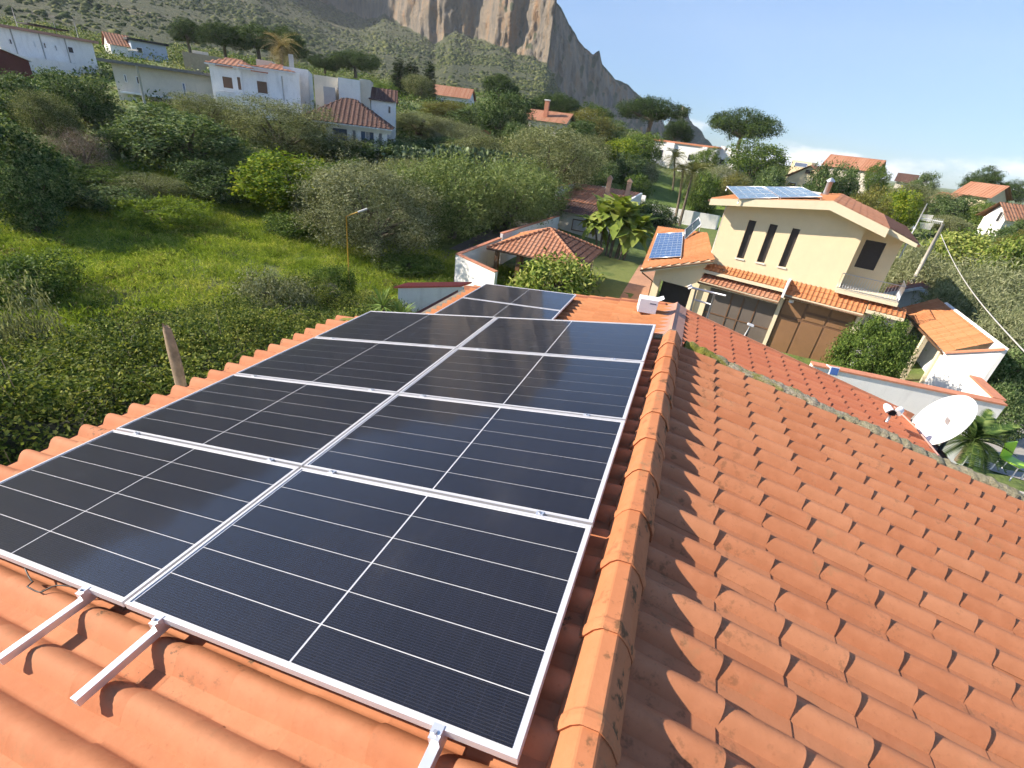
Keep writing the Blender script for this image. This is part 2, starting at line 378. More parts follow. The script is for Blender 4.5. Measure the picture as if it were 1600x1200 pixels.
def make_mountain():
    def T(az, tab): return np.interp(az, [a for a, _ in tab], [b for _, b in tab])
    elc = [(-110,14),(-60,11),(-45,10),(-41,8.6),(-38.7,7.8),(-36,7.3),(-34.1,7.8),(-31,6.9),(-29.3,6.3),(-27.5,7.6),(-25.6,7.2),(-23,7.0),(-21.7,6.6),(-19.5,6.4),(-17.9,5.9)]
    elt = [(-110,20),(-60,20),(-40,21),(-30,24),(-22,22),(-18,19)]
    els = [(-17.9,11.0),(-17.2,10.4),(-16.3,9.3),(-15.2,8.3),(-14.3,7.5),(-13.6,7.2),(-13.05,7.7),(-12.5,6.6),(-11.9,6.2),(-11,5.5),(-10.2,5.4),(-9.2,4.9),(-8,4.3),(-7.2,4.1),(-6.3,3.2),(-5.6,2.6),
           (-5.05,1.7),(-4.6,3.1),(-3.9,3.9),(-3.3,3.6),(-2.8,2.7),(-2.2,2.2),(-1.6,2.0),(-.7,1.3),(.5,.5),(2,.1),(8,-.2)]
    spur = [(-17.9,5.9),(-16.5,4.2),(-15.5,2.9),(-14.5,1.4),(-12,.7),(-8,.3),(8,-.3)]
    az = np.concatenate([np.arange(-104, -64, 0.5), np.arange(-64, -17.9, 0.13), np.arange(-17.86, 8, 0.13)])
    seg = [48, 42, 26, 6]; cols = []
    for a in az:
        ra = math.radians(a); tn = lambda e: math.tan(math.radians(e))
        x0, y0 = CAM[0] + 150 * math.sin(ra), CAM[1] + 150 * math.cos(ra); z0 = gz(x0, y0) - 3
        e0 = math.degrees(math.atan2(z0 - CAM[2], 150))
        wob = float(fbm(np.array([[a * 0.35, 0.0, 3.3]]), 4, 5)[0])
        if a < -17.88:
            rc = min(1080.0, 401.0 / max(.3, .5 * math.sin(ra) + .866 * math.cos(ra))) + 60 * wob; ec = T(a, elc); zc = CAM[2] + rc * tn(ec); zt = CAM[2] + rc * tn(T(a, elt)) + 30 * wob
            nodes = [(150, z0, e0), (rc, zc, ec), (rc + 26, zt, 0), (rc + 420, zt + 25, 0), (rc + 900, 0, 0)]
        else:
            rf = 413.0 / (-math.tan(ra) + 0.3) / math.cos(ra) if -math.tan(ra) + 0.3 > 0.36 else 413.0 / 0.36
            rf = min(rf, 1120); es = T(a, els) + 0.12 * float(fbm(np.array([[a * 2.1, 9.0, 1.0]]), 4, 8)[0])
            rs = 600; ep = T(a, spur); zb = CAM[2] + rf * tn(max(-0.5, es * 0.06)) - 4
            nodes = [(150, z0, e0), (rs, CAM[2] + rs * tn(ep), ep), (rf, min(zb, CAM[2] + rf * tn(ep) - 3), 0), (rf * 1.10, CAM[2] + rf * 1.10 * tn(es), 0), (rf * 1.5, -6, 0)]
        col = []
        for k in range(4):
            n = seg[k]
            for j in range(n + (k == 3)):
                t = j / n
                if k == 0:
                    r_ = 150 + (nodes[1][0] - 150) * t; e = nodes[0][2] + (nodes[1][2] - nodes[0][2]) * t ** 0.62; zz = CAM[2] + r_ * tn(e)
                else:
                    r_ = nodes[k][0] + (nodes[k + 1][0] - nodes[k][0]) * t; zz = nodes[k][1] + (nodes[k + 1][1] - nodes[k][1]) * t
                col.append((CAM[0] + r_ * math.sin(ra), CAM[1] + r_ * math.cos(ra), zz))
        cols.append(col)
    P = np.array(cols); A, B = P.shape[:2]
    # crags: displace away from the smooth profile
    q = P.reshape(-1, 3)
    d1 = fbm(q / 55.0, 5, 11).reshape(A, B); d2 = fbm(q * np.array([1/18., 1/18., 1/26.]), 5, 21, .62).reshape(A, B)
    w = np.zeros(B); s0, s1 = seg[0], seg[0] + seg[1]
    w[:s0] = np.linspace(0.0, 0.5, s0); w[s0:s1 + seg[2]] = 1.0; w[s1 + seg[2]:] = 0.4
    dirx = P[:, :, 0] - CAM[0]; diry = P[:, :, 1] - CAM[1]; rr = np.hypot(dirx, diry)
    push = (d1 * 22 + d2 * 20) * w
    P[:, :, 0] += dirx / rr * push; P[:, :, 1] += diry / rr * push; P[:, :, 2] += d1 * 7 * w * (rr / 700)
    b = MB(); b.grid(P, True, True)
    t = NT('mountain_rock'); t.set(Roughness=0.95)
    nrm = t.n('ShaderNodeNewGeometry').outputs['Normal']; sx = t.n('ShaderNodeSeparateXYZ'); t.l(nrm, sx.inputs[0])
    n_big = t.noise(0.018, 6, 0.6, 'World'); n_mid = t.noise(0.09, 7, 0.65, 'World'); n_str = t.noise(0.05, 8, 0.65, 'World', stretch=(1, 1, 0.34)); n_f = t.noise(0.4, 6, 0.65, 'World')
    rock = t.ramp(n_str, [(0.28, (0.075, 0.066, 0.058)), (0.42, (0.19, 0.16, 0.125)), (0.54, (0.29, 0.225, 0.155)), (0.66, (0.38, 0.215, 0.10))])
    rock = t.mix(t.rng(n_f, 0.45, 0.75, 0, 0.45), rock, (0.12, 0.115, 0.10))
    veg = t.ramp(n_mid, [(0.30, (0.03, 0.042, 0.014)), (0.48, (0.062, 0.075, 0.024)), (0.62, (0.095, 0.10, 0.036)), (0.78, (0.16, 0.14, 0.075))])
    veg = t.mix(t.rng(n_f, 0.5, 0.68, 0, 0.7), veg, (0.05, 0.06, 0.022))
    f = t.rng(t.math('ADD', sx.outputs['Z'], t.math('MULTIPLY', t.math('SUBTRACT', n_mid, 0.5), 0.5)), 0.42, 0.62)
    f = t.math('MULTIPLY', f, t.rng(n_big, 0.72, 0.62, 0.25, 1.0))
    t.color(t.mix(f, rock, veg)); t.bump(t.math('ADD', n_f, t.math('MULTIPLY', n_str, 2.0)), 1.0, 5.0)
    kind(b.build('mountain', t.m), 'structure')
    # scrub on the slopes
    r = np.random.default_rng(5); n = 24000
    ii = r.integers(0, A - 1, n * 3); jj = (r.random(n * 3) ** 0.8 * (seg[0] - 2)).astype(int) + 1
    C = P[ii, jj] + (P[ii + 1, jj] - P[ii, jj]) * r.random((n * 3, 1)) + (P[ii, jj + 1] - P[ii, jj]) * r.random((n * 3, 1))
    keep = (fbm(C / 45.0, 3, 31) + r.normal(0, 0.25, n * 3) > 0.02) & (az[ii] > -68); C = C[keep][:n]
    bmx = bmesh.new(); bmesh.ops.create_icosphere(bmx, subdivisions=1, radius=1.0)
    V0 = np.array([v.co[:] for v in bmx.verts]); F0 = np.array([[v.index for v in f.verts] for f in bmx.faces]); bmx.free()
    keepf = V0[F0].mean(1)[:, 2] > -0.6; F0 = F0[keepf]
    m_ = len(C); S = r.uniform(0.5, 1.7, (m_, 1, 1)) * (1 + 0.8 * (r.random((m_, 1, 1)) > 0.93)) * (0.35 + 0.75 * np.minimum(1, np.hypot(C[:, 0], C[:, 1]) / 600))[:, None, None]
    V = V0[None] * S * r.uniform(0.6, 1.35, (m_, len(V0), 1)) * np.array([1.15, 1.15, 0.85]) + C[:, None]
    F = (F0[None] + (np.arange(m_) * len(V0))[:, None, None]).reshape(-1, 3)
    me = bpy.data.meshes.new('scrub'); me.vertices.add(m_ * len(V0)); me.vertices.foreach_set('co', V.reshape(-1).astype(np.float32))
    me.loops.add(F.size); me.loops.foreach_set('vertex_index', F.reshape(-1).astype(np.int32)); me.polygons.add(len(F)); me.polygons.foreach_set('loop_start', np.arange(0, F.size, 3, dtype=np.int32))
    me.update(calc_edges=True)
    me.materials.append(leaf_mat('scrub_leaf', [(0.022, 0.030, 0.012), (0.045, 0.058, 0.02), (0.085, 0.09, 0.035)], 0.05, 0.9, 0.05))
    o = obj('scrub', me); tag(o, 'low dark green scrub dotted over the mountain slope', 'scrub'); kind(o, 'stuff')
make_mountain()

# ------------------------------------------------------------------ our house: roof frames
A_L, A_R = math.radians(11.0), math.radians(12.1)
class Slope:
    """a roof plane: origin on the ridge, d runs down the slope, y along the ridge, n up from the pan of the tiles"""
    def __init__(s, ang, side, z0):
        s.d = np.array([side * math.cos(ang), 0, -math.sin(ang)]); s.n = np.array([side * math.sin(ang), 0, math.cos(ang)]); s.o = np.array([0, 0, z0]); s.side = side
    def P(s, d, y, n): return s.o + s.d * d + np.array([0, y, 0]) + s.n * n
main_R = Slope(A_R, 1, 4.02); main_L = Slope(A_L, -1, 4.045)
low_R = Slope(math.atan(0.230), 1, 3.265); low_L = Slope(math.atan(0.136), -1, 3.285)

house = thing('tiled_house', 'terracotta tiled house roof in the foreground carrying solar panels, with a long orange ridge', 'house', (0, 0, gz(0, 2)))
HB = np.array(house.location)
def hb(P): return np.asarray(P, float) - HB

TW, TL = 0.2095, 0.405          # cover width, tile length
def tile_mesh(name, mirror, mat):
    """S shaped clay tile: x down the slope (0..TL), y across, z up"""
    ys = np.array([-0.006, 0.004, 0.018, 0.034, 0.05, 0.0665, 0.083, 0.099, 0.115, 0.127, 0.136, 0.15, 0.18, TW + 0.016])
    def prof(y, h):
        zz = h * np.clip(np.sin(np.pi * np.clip(y + .002, 0, .138) / .138), 0, 1) ** .82; return zz
    yy = -ys if mirror else ys
    top0 = np.stack([np.zeros_like(ys), yy, prof(ys, 0.049) - 0.003], 1); top1 = np.stack([np.full_like(ys, TL), yy, prof(ys, 0.070) + 0.005], 1)
    mid = np.stack([np.full_like(ys, TL * 0.93), yy, prof(ys, 0.069) + 0.0047], 1)
    b = MB(); b.grid([top0, mid, top1], True, mirror)
    bot = top1 - np.array([0.002, 0, 0.0]); bot[:, 2] -= 0.009 + 0.012 * prof(ys, 1.0); b.grid([top1, bot], False, mirror)
    return b.mesh(name, mat)
TM = {(s, k): tile_mesh('tile', s < 0, mt) for s in (1, -1) for k, mt in (('m', TILE), ('l', TILE_LOW), ('o', TILE_OR))}

def tile_jobs():
    J = []; r = np.random.default_rng(12)
    def add(sl, key, y0, y1, d0, nrow, pitch, skip=None):
        ncol = int(round((y1 - y0) / TW))
        for c in range(ncol):
            for k in range(nrow):
                yc = y0 + TW * c; lip = d0 + pitch * k
                if skip and skip(yc, lip): continue
                jx, jy, jn, jr = r.normal(0, 0.003), r.normal(0, 0.0022), r.normal(0, 0.0012), r.normal(0, 0.006)
                J.append((sl, key, lip - TL + jx, yc + (TW if sl.side < 0 else 0) + jy, jn + 0.0, jr))
    add(main_R, 'm', 4.37 - TW * 30 - .065, 4.50, 0.465, 16, 0.332)
    add(main_L, 'm', 4.50 - TW * 31, 4.50, 0.42, 14, 0.332)
    add(low_R, 'l', 4.56, 4.56 + TW * 19, 0.42, 13, 0.325)
    add(low_L, 'o', 4.56, 4.56 + TW * 19, 0.40, 13, 0.325)
    return J
def local_mat(sl, d, y, n, jr):
    o = hb(sl.P(d, y, n)); X = sl.d; Z = sl.n; Y = np.cross(Z, X)
    M = Matrix.Identity(4)
    c, s_ = math.cos(jr), math.sin(jr); X2, Y2 = X * c + Y * s_, -X * s_ + Y * c
    for i in range(3): M[i][0], M[i][1], M[i][2], M[i][3] = X2[i], Y2[i], Z[i], o[i]
    return M
def panel_P(v, u, n):
    ca, sa = math.cos(A_L), math.sin(A_L); return np.array([-4.11 + v * ca - n * sa, u, 3.4 + v * sa + n * ca])
def build_tiles():
    J = tile_jobs(); score = []
    for j in J:
        sl, key, d, y, n, jr = j; yc = y + (TW / 2 if sl.side > 0 else -TW / 2); C = sl.P(d + TL * 0.6, yc, 0.03)
        px, py, dep = proj(C); vis = dep > 0.1 and -60 < px < 1660 and -60 < py < 1260
        x = C[0]
        if sl is main_L and 0.25 < yc < 4.35 and -3.95 < x < -0.33: vis = False          # under the panels
        if sl is low_L and (yc < 6.2 or (yc < 8.15 and -3.7 < x < -2.0)): vis = False
        if sl is low_R and py > 520 + (px - 1060) * 0.463: vis = False
        cosv = abs(((CAM - C) / np.linalg.norm(CAM - C)) @ sl.n)
        score.append((FPX / dep) ** 2 * cosv if vis else -1.0)
    order = sorted(range(len(J)), key=lambda i: -score[i]); top = set(order[:300]); rest = {'m': MB(), 'l': MB(), 'o': MB()}
    roof = {}
    for key, sl in (('main', main_R), ('main2', main_L)): pass
    deck = MB()
    for sl, y0, y1, dmax in ((main_R, -2.2, 4.5, 5.75), (main_L, -2.2, 4.5, 4.72)):
        deck.prism([hb(sl.P(0, y0, -0.03)), hb(sl.P(dmax, y0, -0.03)), hb(sl.P(dmax, y1, -0.03)), hb(sl.P(0, y1, -0.03))], -0.12 * sl.n)
    rm = deck.build('roof', MORTAR, house)
    deck = MB()
    for sl, y0, y1, dmax in ((low_R, 4.5, 8.52, 4.55), (low_L, 4.5, 8.52, 4.55)):
        deck.prism([hb(sl.P(0, y0, -0.03)), hb(sl.P(dmax, y0, -0.03)), hb(sl.P(dmax, y1, -0.03)), hb(sl.P(0, y1, -0.03))], -0.12 * sl.n)
    rl = deck.build('lower_roof', MORTAR, house); rl['label'] = 'lower red roof wing stepping down behind the main roof'
    buckets = {}
    for i, (sl, key, d, y, n, jr) in enumerate(J):
        M = local_mat(sl, d, y, n, jr); me = TM[(sl.side, key)]
        if i in top:
            o = obj('tile', me, rm if key == 'm' else rl); o.matrix_local = M
        else: buckets.setdefault(key, []).append((me, M))
    mats = {'m': TILE, 'l': TILE_LOW, 'o': TILE_OR}
    V, F, MI, SM, off = [], [], [], [], 0
    for mi, key in enumerate(('m', 'l', 'o')):
        for me, M in buckets.get(key, []):
            R = np.array(M); co = np.empty(len(me.vertices) * 3); me.vertices.foreach_get('co', co); co = co.reshape(-1, 3) @ R[:3, :3].T + R[:3, 3]
            V.append(co)
            for p in me.polygons: F.append([v + off for v in p.vertices]); MI.append(mi); SM.append(p.use_smooth)
            off += len(co)
    me = bpy.data.meshes.new('roof_tiles'); me.from_pydata(np.concatenate(V).tolist(), [], F)
    for key in ('m', 'l', 'o'): me.materials.append(mats[key])
    me.polygons.foreach_set('material_index', MI); me.polygons.foreach_set('use_smooth', SM); me.update()
    kind(obj('roof_tiles', me, house), 'stuff')
    return rm, rl
roof_main, roof_low = build_tiles()

def ridge_caps():
    prof = np.array([1, 1]) * np.array([(-0.158, 3.975), (-0.152, 4.06), (-0.105, 4.142), (-0.075, 4.170), (-0.066, 4.1735), (-0.004, 4.1785), (0.006, 4.174), (0.055, 4.125), (0.092, 4.06), (0.098, 3.975)])
    prof[:, 0] = -0.028 + (prof[:, 0] + 0.028) * .88; c = np.array([-0.03, 4.05])
    def ring(y, grow): 
        q = c + (prof - c) * (1 + grow); return [(a, y, z_) for a, z_ in q]
    b = MB(); L = 0.43
    ys = [(0.0, 0.085), (0.008, 0.125), (0.03, 0.15), (0.052, 0.125), (0.062, 0.07), (0.068, 0.055), (0.25, 0.02), (L, 0.0)]
    b.grid([np.array(ring(y, g)) for y, g in ys], False, True)
    b.grid([np.array(ring(0.0, 0.085)), np.array(ring(0.004, -0.02))], False, False)
    for i in range(7): pass
    me = b.mesh('ridge_tile', RIDGE)
    for p in me.polygons: p.use_smooth = False
    r = random.Random(4); ys0 = 0.97 - 0.386 * 7
    for k in range(20):
        y = ys0 + 0.386 * k - 0.02
        if y + L > 4.75: break
        if y > 4.2: continue
        o = obj('ridge_tile', me, roof_main, Vector((r.uniform(-.003, .003), y, 0.0012 * (k % 2))) - Vector(HB))
        o.rotation_euler = (0, 0, r.uniform(-.006, .006))
    # bedding mortar under the caps: one lump in each tile hollow
    rr = np.random.default_rng(2)
    for s_, x in ((-1, -0.128), (1, 0.072)):
        for k in range(31):
            y = 4.4 - TW * k - .02 + rr.normal(0, .01); w, h, dd = rr.uniform(.035, .06), rr.uniform(.02, .04), rr.uniform(.015, .04); b = MB(); G = []
            for i in range(5):
                a = math.pi * i / 4; G.append([hb((x - s_ * .03, y - w * math.cos(a), 4.0 + h * math.sin(a) + .03)), hb((x + s_ * dd * math.sin(a), y - w * math.cos(a), 3.99 + h * math.sin(a) * .8)), hb((x + s_ * (dd * math.sin(a) + .012), y - w * math.cos(a), 3.93))])
            b.grid(G, True, s_ > 0); b.build('mortar_lump', MORTAR, roof_main)
    # end plug and the broad cap of the lower wing
    b = MB(); b.prism([hb((-.14, 4.47, 3.9)), hb((-.14, 4.47, 4.07)), hb((-.07, 4.47, 4.16)), hb((0, 4.47, 4.165)), hb((.085, 4.47, 4.06)), hb((.085, 4.47, 3.9))], (0, 0.07, 0)); b.build('ridge_end', MORTAR, roof_main)
    pink = plain('ridge_cap_pink', (0.42, 0.22, 0.155), 0.6, var=0.12, scale=7, bump=0.1)
    for k in range(3):
        y0 = 4.56 + k * 1.34; b = MB(); t_ = 0.004 * (2 - k)
        pr = [(-0.26, 3.262 + t_), (-0.05, 3.335 + t_), (0.0, 3.372 + t_), (0.05, 3.335 + t_), (0.20, 3.276 + t_)]
        G = [[hb((a, y, z_)) for a, z_ in pr] for y in (y0, y0 + 1.37)]; b.grid(G, False, True)
        G2 = [[hb((a, y0 + 1.37, z_)) for a, z_ in pr], [hb((a, y0 + 1.37, z_ - .03)) for a, z_ in pr]]; b.grid(G2, False, True)
        b.build('ridge_cap', pink, roof_low)
ridge_caps()

def roof_trim():
    # mossy cement verge at the far end of the right slope
    t = NT('mossy_cement'); t.set(Roughness=0.97)
    n1 = t.noise(5.0, 6, 0.65, 'World'); n2 = t.noise(30.0, 6, 0.7, 'World'); n3 = t.noise(1.7, 3, 0.5, 'World')
    c = t.ramp(n2, [(0.3, (0.17, 0.14, 0.09)), (0.6, (0.42, 0.36, 0.26))]); 
    gz_ = t.n('ShaderNodeNewGeometry').outputs['Position']; sx = t.n('ShaderNodeSeparateXYZ'); t.l(gz_, sx.inputs[0])
    c = t.mix(t.math('MULTIPLY', t.rng(t.math('ADD', n1, t.math('MULTIPLY', n3, 0.6)), 0.66, 0.86), t.rng(sx.outputs['X'], 2.2, 0.6, 0.25, 1.0)), c, (0.20, 0.19, 0.022))
    t.color(c); t.bump(n2, 1.0, 0.03)
    rr = np.random.default_rng(9); G = []
    for i in range(180):
        d = 0.12 + i * (5.6 / 179); h = 0.085 + rr.normal(0, 0.008) + 0.012 * math.sin(d * 6); w = 0.075 + rr.normal(0, 0.014)
        G.append([hb(main_R.P(d, 4.5 - w - 0.03, 0.0)), hb(main_R.P(d, 4.5 - w, h * .8)), hb(main_R.P(d, 4.53, h)), hb(main_R.P(d, 4.585, h * 0.72)), hb(main_R.P(d, 4.60, -0.05))])
    MB().grid(G, True, False).build('verge_mortar', t.m, roof_main)
    b = MB(); b.prism([hb(main_R.P(0.15, 4.602, 0.012)), hb(main_R.P(5.7, 4.602, 0.012)), hb(main_R.P(5.7, 4.74, -0.01)), hb(main_R.P(0.15, 4.74, -0.01))], -0.05 * main_R.n)
    b.build('verge_strip', plain('verge_terracotta', (0.40, 0.15, 0.10), 0.85, var=0.15, scale=12, bump=0.2), roof_main)
    # verge of the left slope
    b = MB(); b.prism([hb(main_L.P(0.1, 4.44, 0.05)), hb(main_L.P(4.6, 4.44, 0.05)), hb(main_L.P(4.6, 4.58, 0.05)), hb(main_L.P(0.1, 4.58, 0.05))], -0.09 * main_L.n); b.build('verge_mortar', t.m, roof_main)
    # gable faces between the two roofs and the walls
    zb = HB[2]
    def wall(pts, name='wall', mat=WHITE): MB().poly([hb(p) for p in pts]).build(name, mat, house)
    for sl, dm in ((main_R, 5.6), (main_L, 4.5)):
        for y in (4.47, -2.1):
            a, c_ = sl.P(0, y, -.1), sl.P(dm, y, -.1); pts = [a, c_, (c_[0], y, zb - .5), (0, y, zb - .5)]
            wall(pts)
    for sl, dm in ((low_R, 4.3), (low_L, 4.2)):
        a, c_ = sl.P(0, 8.4, -.1), sl.P(dm, 8.4, -.1); wall([a, c_, (c_[0], 8.4, zb - 1.5), (0, 8.4, zb - 1.5)])
    for sl, dm, y0, y1 in ((main_R, 5.6, -2.1, 4.47), (main_L, 4.5, -2.1, 4.47), (low_R, 4.3, 4.48, 8.4), (low_L, 4.2, 4.48, 8.4)):
        a, c_ = sl.P(dm, y0, -.1), sl.P(dm, y1, -.1); wall([a, c_, (c_[0], y1, zb - 1.5), (a[0], y0, zb - 1.5)])
    # gutters
    gm = plain('gutter_brown', (0.10, 0.045, 0.04), 0.5, var=0.15)
    for sl, dm, y0, y1 in ((main_L, 4.83, -2.1, 4.5), (low_L, 4.62, 4.6, 8.55), (low_R, 4.66, 4.6, 8.5)):
        b = MB(); G = []
        for y in (y0, y1):
            c_ = sl.P(dm, y, -0.055); G.append([hb(c_ + np.array([0.065 * math.cos(q), 0, 0.065 * math.sin(q)])) for q in np.linspace(math.pi, 2 * math.pi, 9)])
        b.grid(G, True); b.build('gutter', gm, house)
    # flat sheet of flashing beside the chimney box, verge edge of the lower wing
    b = MB()
    for sl, dm in ((low_R, 4.5), (low_L, 4.5)): b.prism([hb(sl.P(0.2, 8.50, 0.075)), hb(sl.P(dm, 8.50, 0.075)), hb(sl.P(dm, 8.60, 0.055)), hb(sl.P(0.2, 8.60, 0.055))], -0.14 * sl.n)
    b.build('verge_strip', COPING, roof_low)
    # white bird droppings / mortar bits on the dark gap are in the material; a thin cable on the lower wing
    P0, P1 = low_R.P(4.05, 8.3, 0.1), low_R.P(4.25, 6.9, 0.1)
    MB().tube([hb(P0), hb((P0 + P1) / 2 + np.array([0, 0, .03])), hb(P1)], 0.012, 6).build('conduit', plain('conduit_pink', (0.55, 0.3, 0.25), 0.5), house)
roof_trim()

# ------------------------------------------------------------------ solar panels
def cell_material(name):
    t = NT(name); t.set(Roughness=0.32)
    t.b.inputs['Specular IOR Level'].default_value = 0.3
    tc = t.n('ShaderNodeTexCoord').outputs['Object']; sx = t.n('ShaderNodeSeparateXYZ'); t.l(tc, sx.inputs[0])
    bus = t.math('ABSOLUTE', t.math('SUBTRACT', t.math('FRACT', t.math('DIVIDE', sx.outputs['Y'], 0.01138)), 0.5))
    line = t.rng(bus, 0.40, 0.49)
    cell = t.rng(t.math('ABSOLUTE', t.math('SUBTRACT', t.math('FRACT', t.math('DIVIDE', sx.outputs['X'], 0.0873)), 0.5)), 0.478, 0.495)
    nn = t.noise(2.0, 5, 0.6, 'World')
    c = t.ramp(nn, [(0.3, (0.0065, 0.006, 0.0085)), (0.7, (0.011, 0.010, 0.0135))])
    c = t.mix(t.math('MULTIPLY', line, 0.6), c, (0.09, 0.09, 0.10)); c = t.mix(t.math('MULTIPLY', cell, 0.35), c, (0.05, 0.05, 0.07))
    t.color(c); return t.m
def glass_material(name):
    t = NT(name); g = t.n('ShaderNodeBsdfGlossy'); g.inputs['Roughness'].default_value = 0.07
    g.inputs['Color'].default_value = (0.9, 0.93, 1.0, 1)
    tr = t.n('ShaderNodeBsdfTransparent'); lw = t.n('ShaderNodeLayerWeight'); lw.inputs['Blend'].default_value = 0.5; frs = t.math('ADD', 0.028, t.math('MULTIPLY', t.math('POWER', lw.outputs['Facing'], 4.6), 0.80))
    dn = t.noise(3.0, 7, 0.7, 'World'); dn2 = t.noise(0.8, 4, 0.6, 'World')
    dif = t.n('ShaderNodeBsdfDiffuse'); dif.inputs['Color'].default_value = (0.55, 0.5, 0.44, 1)
    ms = t.n('ShaderNodeMixShader'); t.l(frs, ms.inputs[0]); t.l(tr.outputs[0], ms.inputs[1]); t.l(g.outputs[0], ms.inputs[2])
    m2 = t.n('ShaderNodeMixShader'); t.l(t.math('MULTIPLY', t.rng(dn, 0.45, 0.8), t.rng(dn2, 0.42, 0.72, 0.002, 0.035)), m2.inputs[0]); t.l(ms.outputs[0], m2.inputs[1]); t.l(dif.outputs[0], m2.inputs[2])
    t.l(m2.outputs[0], t.o.inputs['Surface']); return t.m
CELL = cell_material('solar_cell'); PGLASS = glass_material('panel_glass')
BACK = plain('white_backsheet', (0.55, 0.55, 0.57), 0.5, var=0.02)
PFRAME = plain('panel_frame', (0.62, 0.61, 0.62), 0.42, metal=0.35, var=0.04, scale=14)
PL, PW, FW = 1.960, 1.134, 0.015
def panel_meshes():
    f = MB(); h = 0.034
    def bar(x0, y0, x1, y1): f.box((x0, y0, -h), (x1, y1, 0.0))
    bar(0, 0, PL, FW); bar(0, PW - FW, PL, PW); bar(0, FW, FW, PW - FW); bar(PL - FW, FW, PL, PW - FW)
    fm = f.mesh('frame', PFRAME)
    bm_ = MB().box((FW, FW, -0.012), (PL - FW, PW - FW, -0.0065)).mesh('backsheet', BACK)
    gm = MB().poly([(FW, FW, -0.003), (PL - FW, FW, -0.003), (PL - FW, PW - FW, -0.003), (FW, PW - FW, -0.003)]).mesh('glass_pane', PGLASS)
    sl = (PL - 2 * FW - 0.026 - 0.011) / 2; sw = (PW - 2 * FW - 0.022 - 5 * 0.0045) / 6
    sm = MB().box((0, 0, 0), (sl, sw, 0.0015)).mesh('cell_strip', CELL)
    return fm, bm_, gm, sm, sl, sw
PMESH = panel_meshes()
def solar_panel(label, v, u, frame, group):
    o = thing('solar_module', label, 'solar panel', group=group); o.matrix_world = frame(v, u)
    fm, bm_, gm, sm, sl, sw = PMESH
    obj('frame', fm, o); bs = obj('backsheet', bm_, o); obj('glass_pane', gm, o)
    for i in range(2):
        for j in range(6):
            c = obj('cell_strip', sm, bs); c.location = (FW + 0.013 + i * (sl + 0.011), FW + 0.011 + j * (sw + 0.0045), -0.0062)
    return o
def frame_main(v, u):
    M = Matrix.Rotation(-A_L, 4, 'Y'); M.translation = Vector(panel_P(v, u, 0)); return M
A_P2 = math.radians(5.63); O_P2 = np.array([0.25418 - 4.11, 7.13788, -0.41417 + 3.4])
def frame_low(v, u):
    M = Matrix.Rotation(-A_P2, 4, 'Y'); M.translation = Vector(O_P2 + np.array([v * math.cos(A_P2), u, v * math.sin(A_P2)])); return M
row = ['nearest row', 'second row from the camera', 'third row from the camera', 'farthest row of the main roof']
for j in range(4):
    for i in range(2):
        solar_panel('black solar panel, %s, column %s' % (row[j], ('along the eave', 'beside the ridge')[i]), i * 1.979 + 0.01, j * 1.154 + 0.01, frame_main, 'solar panels on the main roof')
solar_panel('black solar panel on the lower roof wing, at its far edge', 0, 0.01, frame_low, 'solar panels on the lower roof wing')
solar_panel('black solar panel on the lower roof wing, half hidden behind the main array', 0, -1.144, frame_low, 'solar panels on the lower roof wing')

def mounting_rail(v, y0, y1, mids, frameP, rot, label):
    o = thing('mounting_rail', label, 'rail', group='aluminium rails under the solar panels')
    M = Matrix.Rotation(-rot, 4, 'Y'); M.translation = Vector(frameP(v, 0)); o.matrix_world = M
    w = 0.020
    b = MB(); pr = [(-w, -.072), (w, -.072), (w, -.036), (-w, -.036)]
    b.prism([(x, y0, z_) for x, z_ in pr], (0, y1 - y0, 0)); b.build('rail', ALU, o, 0.0015)
    def clamp(y, end):
        if end:
            c = MB().box((-.021, y - .036, -.040), (.021, y + .004, -.002)); c.box((-.021, y - .020, -.002), (.021, y + .014, .004))
        else:
            c = MB().box((-.021, y - .017, .001), (.021, y + .017, .005)); c.box((-.021, y - .0075, -.036), (.021, y + .0075, .001))
        q = c.build('end_clamp' if end else 'mid_clamp', ALU, o)
        yb = y - .017 if end else y
        MB().tube([(0, yb, .003), (0, yb, .013)], 0.0075, 6).build('bolt', ALU_D, q)
    clamp(0.008 if y0 < 0 else y0, True)
    for y in mids: clamp(y, False)
for v, lb in ((0.28, 'aluminium mounting rail under the panels nearest the eave'), (1.70, 'bare aluminium rail jutting out below the near panel edge, left of the column gap'),
              (2.235, 'bare aluminium rail jutting out below the near panel edge, right of the column gap'), (3.66, 'aluminium rail with bent end clamp near the bottom corner by the ridge')):
    mounting_rail(v, -0.345, 4.6, [1.154, 2.308, 3.462], lambda vv, uu: panel_P(vv, uu, 0), A_L, lb)
for v, lb in ((0.35, 'aluminium rail under the lower wing panels, towards the eave'), (1.6, 'aluminium rail under the lower wing panels, towards the ridge')):
    mounting_rail(v, -1.1, 1.2, [0.0], lambda vv, uu: O_P2 + np.array([vv * math.cos(A_P2), uu, vv * math.sin(A_P2)]), A_P2, lb)
# cable hanging below the near panel edge
b = MB(); pts = []
for i in range(26):
    t_ = i / 25; v = 1.12 + 0.42 * t_; pts.append(panel_P(v, 0.02 - 0.05 * math.sin(math.pi * t_) - (0.03 if 10 < i < 18 else 0), -0.045 - 0.012 * math.sin(math.pi * t_) + 0.008 * math.sin(t_ * 17)))
o = b.tube(pts, 0.0035, 6).build('panel_cable', plain('black_cable', (0.012, 0.012, 0.012), 0.5)); tag(o, 'thin black cable sagging below the near edge of the panels', 'cable')

